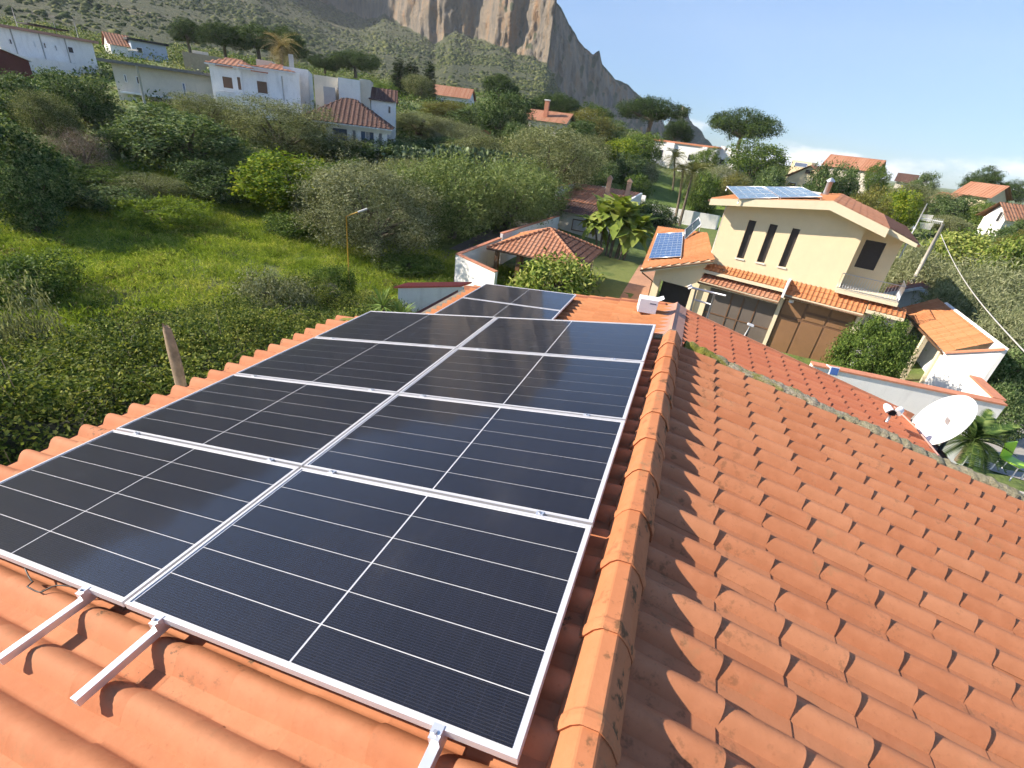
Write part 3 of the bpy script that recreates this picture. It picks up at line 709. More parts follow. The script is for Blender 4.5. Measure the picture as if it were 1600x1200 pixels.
# ------------------------------------------------------------------ yellow house and the other buildings
def tile_sheet(name, parent, mat, A0, U, V, poly, colw=0.24, rowl=0.38, amp=0.035, step=0.018, thick=0.05):
    """corrugated clay roof over a convex polygon given in (s along eave, t up the slope) from A0"""
    A0, U, V = (np.asarray(q, float) for q in (A0, U, V)); N = unit(np.cross(U, V)); poly = np.asarray(poly, float)
    s0, s1 = poly[:, 0].min(), poly[:, 0].max(); n = max(1, int(round((s1 - s0) / colw))); cw = (s1 - s0) / n
    def span(s):
        ts = []
        for k in range(len(poly)):
            a, c = poly[k], poly[(k + 1) % len(poly)]
            if (a[0] - s) * (c[0] - s) <= 0 and abs(a[0] - c[0]) > 1e-9: ts.append(a[1] + (c[1] - a[1]) * (s - a[0]) / (c[0] - a[0]))
        return (min(ts), max(ts)) if ts else None
    b = MB(); prof = [(0.0, 0.0), (0.12, 0.62), (0.3, 1.0), (0.48, 0.62), (0.6, 0.0), (0.8, -0.12), (1.0, 0.0)]
    for k in range(n):
        sp = span(s0 + (k + 0.5) * cw)
        if not sp or sp[1] - sp[0] < 0.05: continue
        t0 = sp[0]; rows = max(1, int(math.ceil((sp[1] - t0) / rowl))); G = []
        for q in range(rows):
            ta, tb = t0 + q * rowl, min(t0 + (q + 1) * rowl, sp[1]); jit = rng.normal(0, 0.004)
            for t_, h in ((ta, step), (tb, 0.0)):
                G.append([A0 + U * (s0 + (k + x) * cw) + V * t_ + N * (a * amp + h + jit) for x, a in prof])
        lip = [p - N * 0.03 for p in G[0]]
        b.grid([lip] + G, False)
    return kind(b.build(name, mat, parent), 'stuff')

def zz(z_): return CAM[2] - (CAM[2] - z_) * 1.25
def win(parent, s0, s1, z0, z1, y=0.0, frame=METAL_W, pane=GLASSD, fw=0.06, name='window', sill=None):
    b = MB()
    b.box((s0, y - .04, z0), (s0 + fw, y + .02, z1)); b.box((s1 - fw, y - .04, z0), (s1, y + .02, z1)); b.box((s0 + fw, y - .04, z0), (s1 - fw, y + .02, z0 + fw)); b.box((s0 + fw, y - .04, z1 - fw), (s1 - fw, y + .02, z1))
    o = b.build(name, frame, parent)
    MB().box((s0 + fw, y - .012, z0 + fw), (s1 - fw, y + .01, z1 - fw)).build('pane', pane, o)
    if sill: MB().box((s0 - .06, y - .12, z0 - .06), (s1 + .06, y + .0, z0 - .002)).build('sill', sill, o)
    return o
def wall_with_holes(name, parent, mat, s0, s1, zbot, ztop, holes, depth, y=0.0):
    """front wall y..y+depth with rectangular openings; ztop is a function of s (list of points) or number"""
    b = MB(); cuts = sorted({s0, s1, *[h[0] for h in holes], *[h[1] for h in holes], *([p[0] for p in ztop] if isinstance(ztop, list) else [])})
    top = (lambda s: float(np.interp(s, [p[0] for p in ztop], [p[1] for p in ztop]))) if isinstance(ztop, list) else (lambda s: ztop)
    cuts = [q for q in cuts if s0 - 1e-6 <= q <= s1 + 1e-6]
    for a, c in zip(cuts[:-1], cuts[1:]):
        m_ = (a + c) / 2; hs = sorted([h for h in holes if h[0] - 1e-6 <= m_ <= h[1] + 1e-6], key=lambda h: h[2]); zl = zbot; zr = zbot
        for h in hs:
            if h[2] > zl + 1e-6: b.prism([(a, y, zl), (c, y, zl), (c, y, h[2]), (a, y, h[2])], (0, depth, 0))
            zl = h[3]
        b.prism([(a, y, zl), (c, y, zl), (c, y, top(c)), (a, y, top(a))], (0, depth, 0))
    return b.build(name, mat, parent)

def yellow_house():
    ang = math.radians(-14); c4 = lambda a, q: (980 + a / 3.3333, 250 + q / 3.3333)
    P0 = at(*c4(567, 510), 31.25); G0 = -3.95
    H = thing('yellow_house', 'cream two-storey house with three tall slit windows and brown garage door', 'house', (P0[0], P0[1], 0), ang)
    s = 1.25; SL = -1.12 * s; SR = 4.41 * s; SE = 5.78 * s; top = [(SL, zz(3.9)), (2.85 * s, zz(4.72)), (SR, zz(4.30)), (SE, zz(3.86))]
    slits = [(0.0, 0.33 * s, zz(1.80), zz(3.52)), (0.90 * s, 1.23 * s, zz(1.82), zz(3.52)), (1.83 * s, 2.14 * s, zz(1.84), zz(3.52))]
    wall_with_holes('wall', H, CREAM, SL, SR, G0, top, slits, 0.30)
    for q in slits:
        o = MB().box((q[0], 0.16, q[2]), (q[1], 0.20, q[3])).build('slit_window', SHUT, H)
        MB().box((q[0] - .05, -.06, q[2] - .07), (q[1] + .05, .1, q[2] - .003)).build('sill', plain('sill_marble', (0.72, 0.68, 0.6), 0.6), o)
    DEP = 9.5
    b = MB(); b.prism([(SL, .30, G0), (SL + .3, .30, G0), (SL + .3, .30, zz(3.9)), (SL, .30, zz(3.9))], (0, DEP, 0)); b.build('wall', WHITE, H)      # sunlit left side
    b = MB(); b.prism([(SR - .3, .301, G0), (SR, .301, G0), (SR, .301, zz(4.2)), (SR - .3, .301, zz(4.2))], (0, 1.1, 0)); b.build('wall', CREAM, H)
    shut = (4.62 * s, 5.36 * s, zz(2.33), zz(3.5))
    wall_with_holes('wall', H, CREAM, SR - .3, SE + .12, G0, [(SR - .3, zz(4.1)), (SE + .12, zz(3.75))], [shut], 0.25, 1.40)
    o = MB().box((shut[0], 1.47, shut[2]), (shut[1], 1.5, shut[3])).build('roller_shutter', SHUT, H)
    for i in range(12):
        z_ = shut[2] + (shut[3] - shut[2]) * i / 12; MB().box((shut[0] + .01, 1.462, z_ + .012), (shut[1] - .01, 1.470, z_ + (shut[3] - shut[2]) / 12 - .012)).build('slat', SHUT, o)
    b = MB(); b.box((SE - .1, 1.65, G0), (SE + .12, DEP, zz(3.72))); b.build('wall', CREAM, H)
    # gable roof, ridge running away from us
    F0 = -0.95; B0 = DEP + .5; ap = (2.92 * s, zz(4.86)); lf = (-1.75 * s, zz(4.17)); rt = (6.25 * s, zz(3.80)); hh = 0.42
    b = MB(); ring = [(lf[0], F0, lf[1] - hh * .8), (lf[0], F0, lf[1]), (ap[0], F0, ap[1]), (5.10 * s, F0, zz(4.20)), (5.10 * s, F0, zz(4.20) - hh), (ap[0], F0, ap[1] - hh * 1.05)]
    b.prism(ring, (0, 0.16, 0)); b.build('gable_fascia', CREAM2, H)
    b = MB()
    for a, c in ((lf, ap), (ap, (5.10 * s, zz(4.20)))):
        b.prism([(a[0], F0 + .16, a[1] - .22), (c[0], F0 + .16, c[1] - .22), (c[0], F0 + .16, c[1] - .03), (a[0], F0 + .16, a[1] - .03)], (0, B0 - F0 - .16, 0))
    b.build('roof_slab', CREAM2, H)
    b = MB(); a, c = (5.10 * s, zz(4.20)), rt
    b.prism([(a[0], 0.1, a[1] - .30), (c[0], 0.1, c[1] - .2), (c[0], 0.1, c[1] - .03), (a[0], 0.1, a[1] - .03)], (0, B0 - .1, 0)); b.build('roof_slab', CREAM2, H)
    def sl(a, c, y0, y1, name='roof_tiles', mat=TILE_FAR, lift=.0):     # a low, c high
        L = math.hypot(c[0] - a[0], c[1] - a[1]); V = np.array([c[0] - a[0], 0, c[1] - a[1]]) / L; U = np.array([0, -1.0 if c[0] > a[0] else 1.0, 0])
        o_ = (a[0], y1 if c[0] > a[0] else y0, a[1] + lift); tile_sheet(name, H, mat, o_, U, V, [(0, 0), (y1 - y0, 0), (y1 - y0, L), (0, L)])
    sl(lf, ap, F0, B0, mat=TILE_OR); sl((5.10 * s, zz(4.20)), ap, F0, B0); sl(rt, (5.10 * s, zz(4.20)), 0.1, B0, mat=TILE_BROWN)
    MB().tube([(rt[0] + .06, 0.1, rt[1] - .1), (rt[0] + .06, B0, rt[1] - .1)], .07, 8).build('gutter', BROWN_D, H)
    MB().tube([(lf[0] - .06, F0, lf[1] - .1), (lf[0] - .06, B0, lf[1] - .1)], .07, 8).build('gutter', BROWN_D, H)
    MB().tube([(SL - .06, .2, lf[1] - .3), (SL - .06, .2, G0)], .045, 8).build('downpipe', METAL_W, H)
    Rm = np.array([[math.cos(ang), -math.sin(ang), 0], [math.sin(ang), math.cos(ang), 0], [0, 0, 1]])
    # steel flue behind the roof
    fl = thing('roof_flue', 'shiny steel chimney flue with cowl rising behind the yellow house roof', 'chimney', tuple(Rm @ np.array([2.25 * s, 7.5, zz(4.4)]) + np.array([P0[0], P0[1], 0])), ang)
    MB().tube([(0, 0, -.4), (0, 0, 1.25)], .17, 12).build('pipe', ALU_D, fl); MB().tube([(0, 0, 1.25), (0, 0, 1.32), (0, 0, 1.5)], [.24, .26, .05], 12).build('cowl', ALU_D, fl)
    MB().box((-.95, -.3, -.4), (-.25, .4, .55)).build('chimney_block', WHITE, fl)
    # skirt roofs over the ground floor
    def skirt(s0, s1, zt, zl, out, mat, nm='skirt_tiles'):
        L = math.hypot(out, zt - zl); V = np.array([0, out, zt - zl]) / L
        tile_sheet(nm, H, mat, (s0, -out, zl), np.array([1.0, 0, 0]), V, [(0, 0), (s1 - s0, 0), (s1 - s0, L), (0, L)], 0.235, 0.36, 0.045, 0.03)
        b = MB(); b.prism([(s0, -out - .02, zl - .02), (s0, -.003, zt - .02), (s0, -.003, zl - .26), (s0, -out - .02, zl - .18)], (s1 - s0, 0, 0)); b.build('skirt_fascia', CREAM2, H)
    skirt(-1.2 * s, 2.49 * s, zz(1.30), zz(1.02), 0.6, TILE_OR)
    skirt(-1.15 * s, 2.44 * s, zz(.80) , zz(.50), 0.95, TILE_FAR)
    skirt(2.53 * s, 5.60 * s, zz(1.36), zz(.84), 0.85, TILE_OR)
    skirt(5.64 * s, 6.95 * s, zz(1.30), zz(1.05), 0.8, TILE_OR)
    MB().box((2.46 * s, -1.1, zz(.72)), (2.56 * s, 0, zz(1.42))).build('parapet', WHITE, H)
    MB().tube([(-1.2 * s, -1.03, zz(.44)), (2.44 * s, -1.03, zz(.44))], .05, 8).build('gutter', BROWN_D, H)
    MB().tube([(2.53 * s, -.95, zz(.76)), (5.6 * s, -.95, zz(.76))], .05, 8).build('gutter', BROWN_D, H)
    # gates under the skirt
    yg = -0.25
    b = MB(); b.box((-.60 * s, yg, G0), (2.42 * s, yg + .06, zz(.30))); tp = b.build('roller_gate', TAUPE, H); tp['label'] = 'wide dark taupe garage shutter with a centre bar'
    for x in (0.45 * s, 0.98 * s, 1.6 * s): MB().box((x - .03, yg - .05, G0), (x + .03, yg, zz(.30))).build('gate_bar', BROWN_D, tp)
    for z_ in (-1.0,): MB().box((-.6 * s, yg - .04, zz(z_) - .03), (2.42 * s, yg - .002, zz(z_) + .03)).build('gate_bar', BROWN_D, tp)
    MB().box((-1.16 * s, -.4, G0), (-.62 * s, -.003, zz(.5))).build('pillar', CREAM, H)
    MB().box((2.44 * s, -.4, G0), (2.60 * s, -.003, zz(.6))).build('pillar', CREAM2, H)
    MB().box((5.48 * s, -.4, G0), (5.72 * s, -.003, zz(.75))).build('pillar', CREAM2, H)
    MB().box((5.73 * s, -.2, G0), (6.8 * s, -.003, zz(.95))).build('side_door_wall', GREYW, H)
    gx0, gx1, gzt = 2.62 * s, 5.46 * s, zz(.62); b = MB(); b.box((gx0, yg + .03, G0), (gx1, yg + .09, gzt)); gd = b.build('garage_door', BROWN_D, H); gd['label'] = 'brown panelled double garage door'
    nc = 3; cw = (gx1 - gx0) / nc; hts = [(0.0, .15), (.165, .31), (.325, .985)]
    for i in range(nc):
        for a, c in hts:
            if i in (0,) and a == .165: continue
            z1 = gzt - (gzt - G0) * a - .05; z0 = gzt - (gzt - G0) * c + .03
            if i == 0 and a == 0.0: z0 = gzt - (gzt - G0) * .30 + .03
            MB().box((gx0 + i * cw + .05, yg - .005, z0), (gx0 + (i + 1) * cw - .05, yg + .029, z1)).build('door_panel', BROWN, gd, 0.012)
    l_ = MB().tube([(gx0 + .35, -.6, gzt - .12), (gx0 + .35, -.6, gzt + .02)], [.13, .13], 12).build('wall_lamp', METAL_W, H)
    # balcony
    bx0, bx1, by0 = 4.30 * s, 6.55 * s, -.55
    MB().box((bx0, by0, zz(1.38)), (bx1, 1.39, zz(1.52))).build('balcony_slab', CREAM2, H)
    rl = MB(); zt = zz(2.2)
    rl.tube([(bx0, by0 + .05, zt), (bx1 - .05, by0 + .05, zt), (bx1 - .05, 1.35, zt)], .022, 6); rl.tube([(bx0, by0 + .05, zz(1.6)), (bx1 - .05, by0 + .05, zz(1.6)), (bx1 - .05, 1.35, zz(1.6))], .018, 6)
    ro = rl.build('railing', ALU_D, H); bm_ = MB().tube([(0, 0, 0), (0, 0, zt - zz(1.53))], .009, 5).mesh('baluster', ALU_D)
    for i in range(24): obj('baluster', bm_, ro, (bx0 + (bx1 - bx0 - .05) * i / 23, by0 + .05, zz(1.53)))
    for i in range(1, 14): obj('baluster', bm_, ro, (bx1 - .05, by0 + .05 + 1.8 * i / 14, zz(1.53)))
    # left annex with its tiled roof
    Rm2 = Rm; W3 = lambda p: Rm @ np.asarray(p, float) + np.array([P0[0], P0[1], 0]); LW = lambda P: Rm.T @ (np.asarray(P, float) - np.array([P0[0], P0[1], 0]))
    gA = np.array([.33, .25]); zA = lambda x, y: -.9 + gA[0] * (x + 4.96) + gA[1] * (y + 1.49); gn = np.linalg.norm(gA); gd = gA / gn; cph = 1 / math.hypot(1, gn)
    Q = [(-4.96, -1.49), (-.95, -.95), (-1.45, .25), (-2.9, 4.2), (-7.3, 7.3)]
    U = np.array([gd[1], -gd[0], 0]); V = np.array([gd[0] * cph, gd[1] * cph, gn * cph]); A0 = np.array([-4.96, -1.49, -.9])
    pq = []
    for x, y in Q: r_ = np.array([x + 4.96, y + 1.49]); pq.append((float(r_ @ U[:2]), float(r_ @ gd) / cph))
    tile_sheet('annex_tiles', H, TILE_OR, A0 + np.array([0, 0, .02]), U, V, pq, .26, .38, .03, .02)
    b = MB(); top_ = [np.array([x, y, zA(x, y)]) for x, y in Q]; b.prism([p - np.array([0, 0, .24]) for p in top_], (0, 0, .22)); b.build('annex_slab', CREAM2, H)
    xl, xr = -4.3, SL - .02; wall_with_holes('wall', H, CREAM, xl, xr, G0, [(xl, zA(xl, -.6) - .24), (xr, zA(xr, -.6) - .24)], [(xl + .45, xr - .4, G0, -1.5)], .25, -.6)
    MB().box((xl + .45, .1, G0), (xr - .4, .2, -1.48)).build('open_garage', DARK, H)
    b = MB(); b.prism([(xl, -.34, G0), (xl, -.34, zA(xl, -.34) - .26), (-5.9, 6.0, zA(-5.9, 6.0) - .26), (-5.9, 6.0, G0)], (.22, .05, 0)); b.build('wall', CREAM, H)
    MB().tube([top_[0] + np.array([-.03, -.05, -.1]), top_[1] + np.array([0, -.05, -.1])], .055, 8).build('gutter', BROWN_D, H)
    MB().tube([top_[0] + np.array([.1, .1, -.25]), (xl - .06, -.5, -1.7), (xl - .06, -.5, G0)], .045, 8).build('downpipe', BROWN_D, H)
    def plane_hit(px, py, lift):
        r_ = Rm.T @ ray(px, py); c_ = LW(CAM); N_ = np.array([-gA[0], -gA[1], 1.0]); k_ = (zA(c_[0], c_[1]) + lift - c_[2]) / (N_ @ r_); return W3(c_ + r_ * k_)
    def quad_panel(name, label, C, nx, ny, glass, legs=.15, group=None):
        """framed panel with a grid of cells spanned by four corner points"""
        C = [np.asarray(c, float) for c in C]; o = thing(name, label, 'solar panel', C[0], 0, group); C = [c - C[0] for c in C]; N_ = unit(np.cross(C[1] - C[0], C[3] - C[0])); N_ = N_ if N_[2] > 0 else -N_
        B_ = lambda u, v: (C[0] * (1 - u) + C[1] * u) * (1 - v) + (C[3] * (1 - u) + C[2] * u) * v
        gl = MB().prism(C, N_ * .03).build('glass', glass, o); fr_ = MB()
        for a, c in zip(C, C[1:] + C[:1]): fr_.tube([a + N_ * .02, c + N_ * .02], .025, 6)
        fr_.build('frame', ALU, o); ln = MB()
        for i in range(1, nx): ln.tube([B_(i / nx, 0) + N_ * .032, B_(i / nx, 1) + N_ * .032], .0045, 4)
        for i in range(1, ny): ln.tube([B_(0, i / ny) + N_ * .032, B_(1, i / ny) + N_ * .032], .0045, 4)
        kind(ln.build('cell_lines', METAL_W, gl), 'stuff'); lg = MB()
        for c in C: lg.tube([c, c - np.array([0, 0, legs])], .03, 6)
        lg.build('feet', ALU, o); return o
    blue = plain('poly_cells', (.055, .11, .235), .18, var=.12, scale=1.5)
    quad_panel('solar_module', 'blue gridded solar panel lying on the orange annex roof', [plane_hit(*q, .16) for q in ((1014, 404), (1064, 401), (1067.5, 363.5), (1028, 365.5))], 6, 10, blue)
    grey = plain('collector_glass', (.06, .085, .095), .2, var=.2, scale=1)
    quad_panel('tilted_collector', 'dark solar thermal collector propped up steeply behind the blue panel', [at(1070, 374, 35.2), at(1095, 351, 36.6), at(1092, 340, 37.2), at(1070.5, 359, 35.8)], 2, 1, grey, .5)
    for k, (lb, C_) in enumerate((('pale blue solar array on the yellow house roof, left half', ((1155, 311, 30.3), (1217, 309.3, 30.3), (1191, 292.3, 35.5), (1136, 291.8, 35.5))), ('pale blue solar array on the yellow house roof, half nearer the gable tip', ((1220, 309.2, 30.3), (1284, 307.8, 30.3), (1253, 293.2, 35.5), (1194, 292.3, 35.5))))):
        quad_panel('solar_module', lb, [at(*q) for q in C_], 4, 3, plain('sky_tinted_solar_glass', (.13, .19, .24), .15, var=.1, scale=.8), .25, 'solar panels on the yellow house roof')  # sky reflection put into the glass as a pale blue-grey colour
    # roof tile cover strips on the annex eave seen as dark upstand near the house
    return H
yellow_house()

def wall_run(name, label, pts, h, mat=WHITE, thick=0.22, cop=COPING, zt=None, base=None, cw=0.16, cat='wall'):
    """free-standing wall with coping along xy points; zt top heights"""
    p = [np.asarray(q[:2], float) for q in pts]; o = thing(name, label, cat, (p[0][0], p[0][1], gz(*p[0])))
    off = np.array(o.location); b = MB(); c = MB()
    for i in range(len(p) - 1):
        d = unit(p[i + 1] - p[i]); n = np.array([-d[1], d[0]]); za, zb_ = zt[i], zt[i + 1]; z0 = min(gz(*p[i]), gz(*p[i + 1])) - .4 if base is None else base
        e0 = p[i]; e1 = p[i + 1] + d * (thick / 2 if i < len(p) - 2 else 0)
        def ring(w, q, zl, zh): return [(*(q + n * w), zl), (*(q - n * w), zl), (*(q - n * w), zh), (*(q + n * w), zh)]
        A = [np.array(v) - off for v in ring(thick / 2, e0, z0, za)]; B = [np.array(v) - off for v in ring(thick / 2, e1, z0, zb_)]
        k = len(b.v); b.v += [tuple(v) for v in A + B]; b.f += [(k, k+3, k+2, k+1), (k+4, k+5, k+6, k+7), (k, k+1, k+5, k+4), (k+1, k+2, k+6, k+5), (k+2, k+3, k+7, k+6), (k+3, k, k+4, k+7)]; b.sm += [False] * 6
        if cop:
            ln = np.linalg.norm(e1 - e0); m_ = max(1, int(ln / .5))
            for q in range(m_):
                a_, c_ = e0 + d * ln * q / m_ + d * .006, e0 + d * ln * (q + 1) / m_; z1 = za + (zb_ - za) * q / m_; z2 = za + (zb_ - za) * (q + 1) / m_
                X = [np.array(v) - off for v in ((*(a_ + n * cw), z1 + .002), (*(a_ - n * cw), z1 + .002), (*(c_ - n * cw), z2 + .002), (*(c_ + n * cw), z2 + .002))]
                c.prism(X, (0, 0, .05))
    b.build('wall', mat, o)
    if cop: kind(c.build('coping', cop, o), 'stuff')
    return o

# garden of the yellow house
LAWN = NT('lawn_grass'); LAWN.set(Roughness=0.95); _n = LAWN.noise(3.0, 6, 0.65, 'World'); _n2 = LAWN.noise(26, 4, 0.6, 'World')
LAWN.color(LAWN.mix(.4, LAWN.ramp(_n, [(.35, (0.12, 0.155, 0.03)), (.65, (0.20, 0.215, 0.05))]), LAWN.ramp(_n2, [(.35, (0.08, 0.11, 0.02)), (.65, (0.2, 0.22, 0.06))]))); LAWN.bump(_n2, .8, .05)
kind(sheet('lawn', [(-13.2, 27), (-2.9, 27), (-2.9, 48), (-13.2, 48)], LAWN.m, 0.03), 'structure')
sheet('path', [(-3.5, 26), (-.8, 26), (-1.6, 46), (-3.6, 46)], plain('terracotta_paving', (0.42, 0.22, 0.13), 0.9, var=.2, scale=4, bump=.2), 0.045)
sheet('forecourt', [(-.5, 18), (14, 15.2), (15, 24), (0, 30)], plain('grey_paving', (0.30, 0.28, 0.25), 0.9, var=.2, scale=3, bump=.2), 0.03)
sheet('patio', [(6.4, 10.6), (14, 10.4), (14, 14.6), (6.4, 14.8)], plain('pale_paving', (0.56, 0.50, 0.42), 0.9, var=.15, scale=5, bump=.2), 0.05)
sheet('road', [(-18.6, 18), (-14.4, 18), (-14.6, 85), (-18.4, 85)], plain('old_asphalt', (0.12, 0.11, 0.10), 0.9, var=.3, scale=2, bump=.3), 0.03, 24)
FR = NT('lush_grass'); FR.set(Roughness=.95); _n = FR.noise(.35, 6, .65, 'World'); _n2 = FR.noise(4, 5, .6, 'World')
FR.color(FR.mix(.45, FR.ramp(_n, [(.35, (0.07, 0.12, 0.02)), (.65, (0.15, 0.23, 0.025))]), FR.ramp(_n2, [(.35, (0.05, 0.09, 0.015)), (.65, (0.17, 0.24, 0.04))]))); FR.bump(_n2, .8, .15)
sheet('meadow', [(-14, 76), (14, 76), (16, 112), (-16, 112)], FR.m, 0.06, 14)
wall_run('garden_wall', 'white garden wall with terracotta coping and sunlit end by the street', [(-10.5, 26.1), (-13.85, 27.5), (-13.7, 34.5)], 2, zt=[-1.95, -1.75, -1.7])
wall_run('garden_wall', 'longer white wall with dark coping running on behind the gazebo roof', [(-13.65, 34.6), (-13.45, 50.6)], 2, zt=[-1.35, -1.7])
wall_run('boundary_wall', 'tall plain white boundary wall behind the garden and palms', [(-7.2, 75.6), (3.5, 75.0)], 2.5, zt=[-1.5, -1.5], cop=None)

def gazebo():
    o = thing('gazebo', 'open garden gazebo with orange tiled hip roof', 'gazebo', (-9.5, 33.5, -3.9)); x0, x1, y0, y1 = -3.45, 3.5, -3.3, 3.4; e = 2.3; hgt = 1.45
    ap = np.array([0.0, 0.05, e + hgt])
    C = [np.array(q) for q in ((x0, y0, e), (x1, y0, e), (x1, y1, e), (x0, y1, e))]
    for i in range(4):
        a, c = C[i], C[(i + 1) % 4]; U = unit(c - a); L = np.linalg.norm(c - a); t_ = ap - a; s_ = t_ @ U; V = t_ - U * s_; H_ = np.linalg.norm(V)
        tile_sheet('roof_tiles', o, TILE_OR if i in (3,) else (TILE_FAR if i == 0 else TILE_BROWN if i == 1 else TILE_FAR), a, U, V / H_, [(0, 0), (L, 0), (s_, H_)], 0.3, 0.42, 0.05, 0.03)  # light painted into the tiles: sun side orange, side away from it brown
        b = MB(); q = ap - a; m_ = 14
        for k in range(m_):
            p0, p1 = a + q * (k / m_) + np.array([0, 0, .05]), a + q * ((k + 1.08) / m_) + np.array([0, 0, .05]); b.tube([p0, p1], .11, 8, .085)
        b.build('hip_tiles', TILE_FAR, o)
        MB().tube([a + np.array([0, 0, -.05]), c + np.array([0, 0, -.05])], .07, 6).build('gutter', BROWN_D, o)
    MB().prism([(x0 + .05, y0 + .05, e - .12), (x1 - .05, y0 + .05, e - .12), (x1 - .05, y1 - .05, e - .12), (x0 + .05, y1 - .05, e - .12)], (0, 0, .06)).build('ceiling', BROWN_D, o)
    for x in (x0 + .6, -1.2, 1.2, x1 - .6):
        for y in (y0 + .5, y1 - .5): MB().box((x - .14, y - .14, -.2), (x + .14, y + .14, e - .12)).build('post', BROWN if x < 0 else CREAM2, o)
    MB().box((-1.6, 2.2, -.1), (2.9, 2.4, e - .15)).build('back_wall', plain('shed_brown', (.16, .11, .08), .9), o)
gazebo()

def outbuilding():
    o = thing('outbuilding', 'long white outbuilding with stepped red tile roofs and two brick chimneys', 'outbuilding', (-11.5, 52, -3.6)); B = np.array(o.location)
    # front lean-to (dark red), rear taller roof (orange)
    b = MB(); b.box((-3.2, -.4, -.5), (3.4, 3.5, 2.35)); w1 = b.build('wall', BEIGE, o)
    b = MB(); b.box((-3.6, 3.51, -.5), (4.0, 14, 2.9)); b.build('wall', WHITE, o)
    V = unit(np.array([0, 3.8, .55])); tile_sheet('lean_to_tiles', o, TILE_BROWN, (-3.7, -.9, 2.35), np.array([1., 0, 0]), V, [(0, 0), (7.6, 0), (7.6, 4.3), (0, 4.3)], .3, .4, .045)
    V = unit(np.array([0, 10.5, 1.1])); tile_sheet('roof_tiles', o, TILE_FAR, (-3.9, 3.6, 3.0), np.array([1., 0, 0]), V, [(0, 0), (8.2, 0), (8.2, 10.8), (0, 10.8)], .42, .5, .07)
    b = MB(); b.box((-4.15, 3.5, 2.8), (-3.91, 14.3, 4.25)); b.build('parapet', WHITE, o); MB().box((-4.25, 3.4, 4.26), (-3.86, 14.4, 4.33)).build('coping', COPING, o)
    b = MB(); b.box((4.31, 3.5, -.5), (4.55, 14.3, 4.15)); b.build('parapet', WHITE, o)
    win(o, -.6, 2.2, .55, 1.75, -.42, BROWN_D, plain('blind', (.42, .4, .37), .7), .1)
    brick = plain('chimney_brick', (.42, .27, .18), .9, var=.25, scale=12, bump=.4)
    for x in (.9, 3.3):
        c = MB().box((x - .25, 9.0, 3.2), (x + .25, 9.5, 5.5)).build('chimney', brick, o); MB().box((x - .33, 8.92, 5.52), (x + .33, 9.58, 5.62)).build('cap', brick, c); MB().prism([(x - .3, 8.95, 5.63), (x + .3, 8.95, 5.63), (x, 8.95, 5.95)], (0, .6, 0)).build('cowl', brick, c)
outbuilding()
wall_run('parapet_wall', 'white wall standing behind the two brick chimneys', [(-14.4, 77.7), (-7.3, 75.8)], 2.5, zt=[-.3, -.5], cop=None)

# right-hand side: white boundary wall, lean-to and its neighbours
wr0, wr1, wr2 = atz(1268, 569, .6), atz(1568, 631, .6), atz(1523, 590, .6)
wall_run('boundary_wall', 'white boundary wall with terracotta coping beyond the right roof slope', [wr0, wr1], 2, zt=[.6, .6], base=-3.6)
d_ = unit((wr1 - wr0)[:2]); s0_ = wr1[:2] + np.array([0, .25])
wall_run('return_wall', 'short sunlit white wall with coping at the right end of the boundary wall', [s0_, wr2[:2]], 2, zt=[.6, .6], base=-3.6)
def lean_to():
    fl, fr, bl_, br = atz(1475, 552, -.6), atz(1567, 547, .3), atz(1408, 482, -.6), atz(1493, 481, .3)
    o = thing('lean_to', 'long lean-to with orange tiled roof and white end wall beside the yellow house', 'lean-to', (fl[0], fl[1], -3.8)); B = np.array(o.location)
    U = unit(np.array([fl[0] - bl_[0], fl[1] - bl_[1], 0.])); L = np.linalg.norm((fl - bl_)[:2]); V = fr - fl; V = V - U * (V @ U); Wd = np.linalg.norm(V); V = V / Wd
    tile_sheet('roof_tiles', o, TILE_OR, bl_ - B + np.array([0, 0, .04]), U, V, [(0, 0), (L, 0), (L, Wd), (0, Wd)], .26, .38, .03, .02)
    b = MB(); p = [fl - B, fr - B]; b.prism([(p[0][0], p[0][1], -.5), (p[1][0], p[1][1], -.5), p[1], p[0]], -U * .2); b.build('wall', WHITE, o)
    b = MB(); q = [fr - B, fr - B - U * L]; b.prism([(q[0][0], q[0][1], -.5), (q[1][0], q[1][1], -.5), q[1], q[0]], V * .18); b.build('wall', WHITE, o)
    MB().tube([fl - B + np.array([0, 0, -.06]), bl_ - B + np.array([0, 0, -.06])], .06, 6).build('gutter', BROWN_D, o)
    for k in (.3, 2.6, 5.2):
        c = fl - B - U * k; MB().box((c[0] - .1, c[1] - .1, -.5), (c[0] + .1, c[1] + .1, c[2] - .05)).build('post', CREAM2, o)
    MB().prism([fl - B + np.array([0, 0, .02]), fr - B + np.array([0, 0, .02]), fr - B + np.array([0, 0, .1]), fl - B + np.array([0, 0, .1])], U * .12).build('coping', COPING, o)
lean_to()
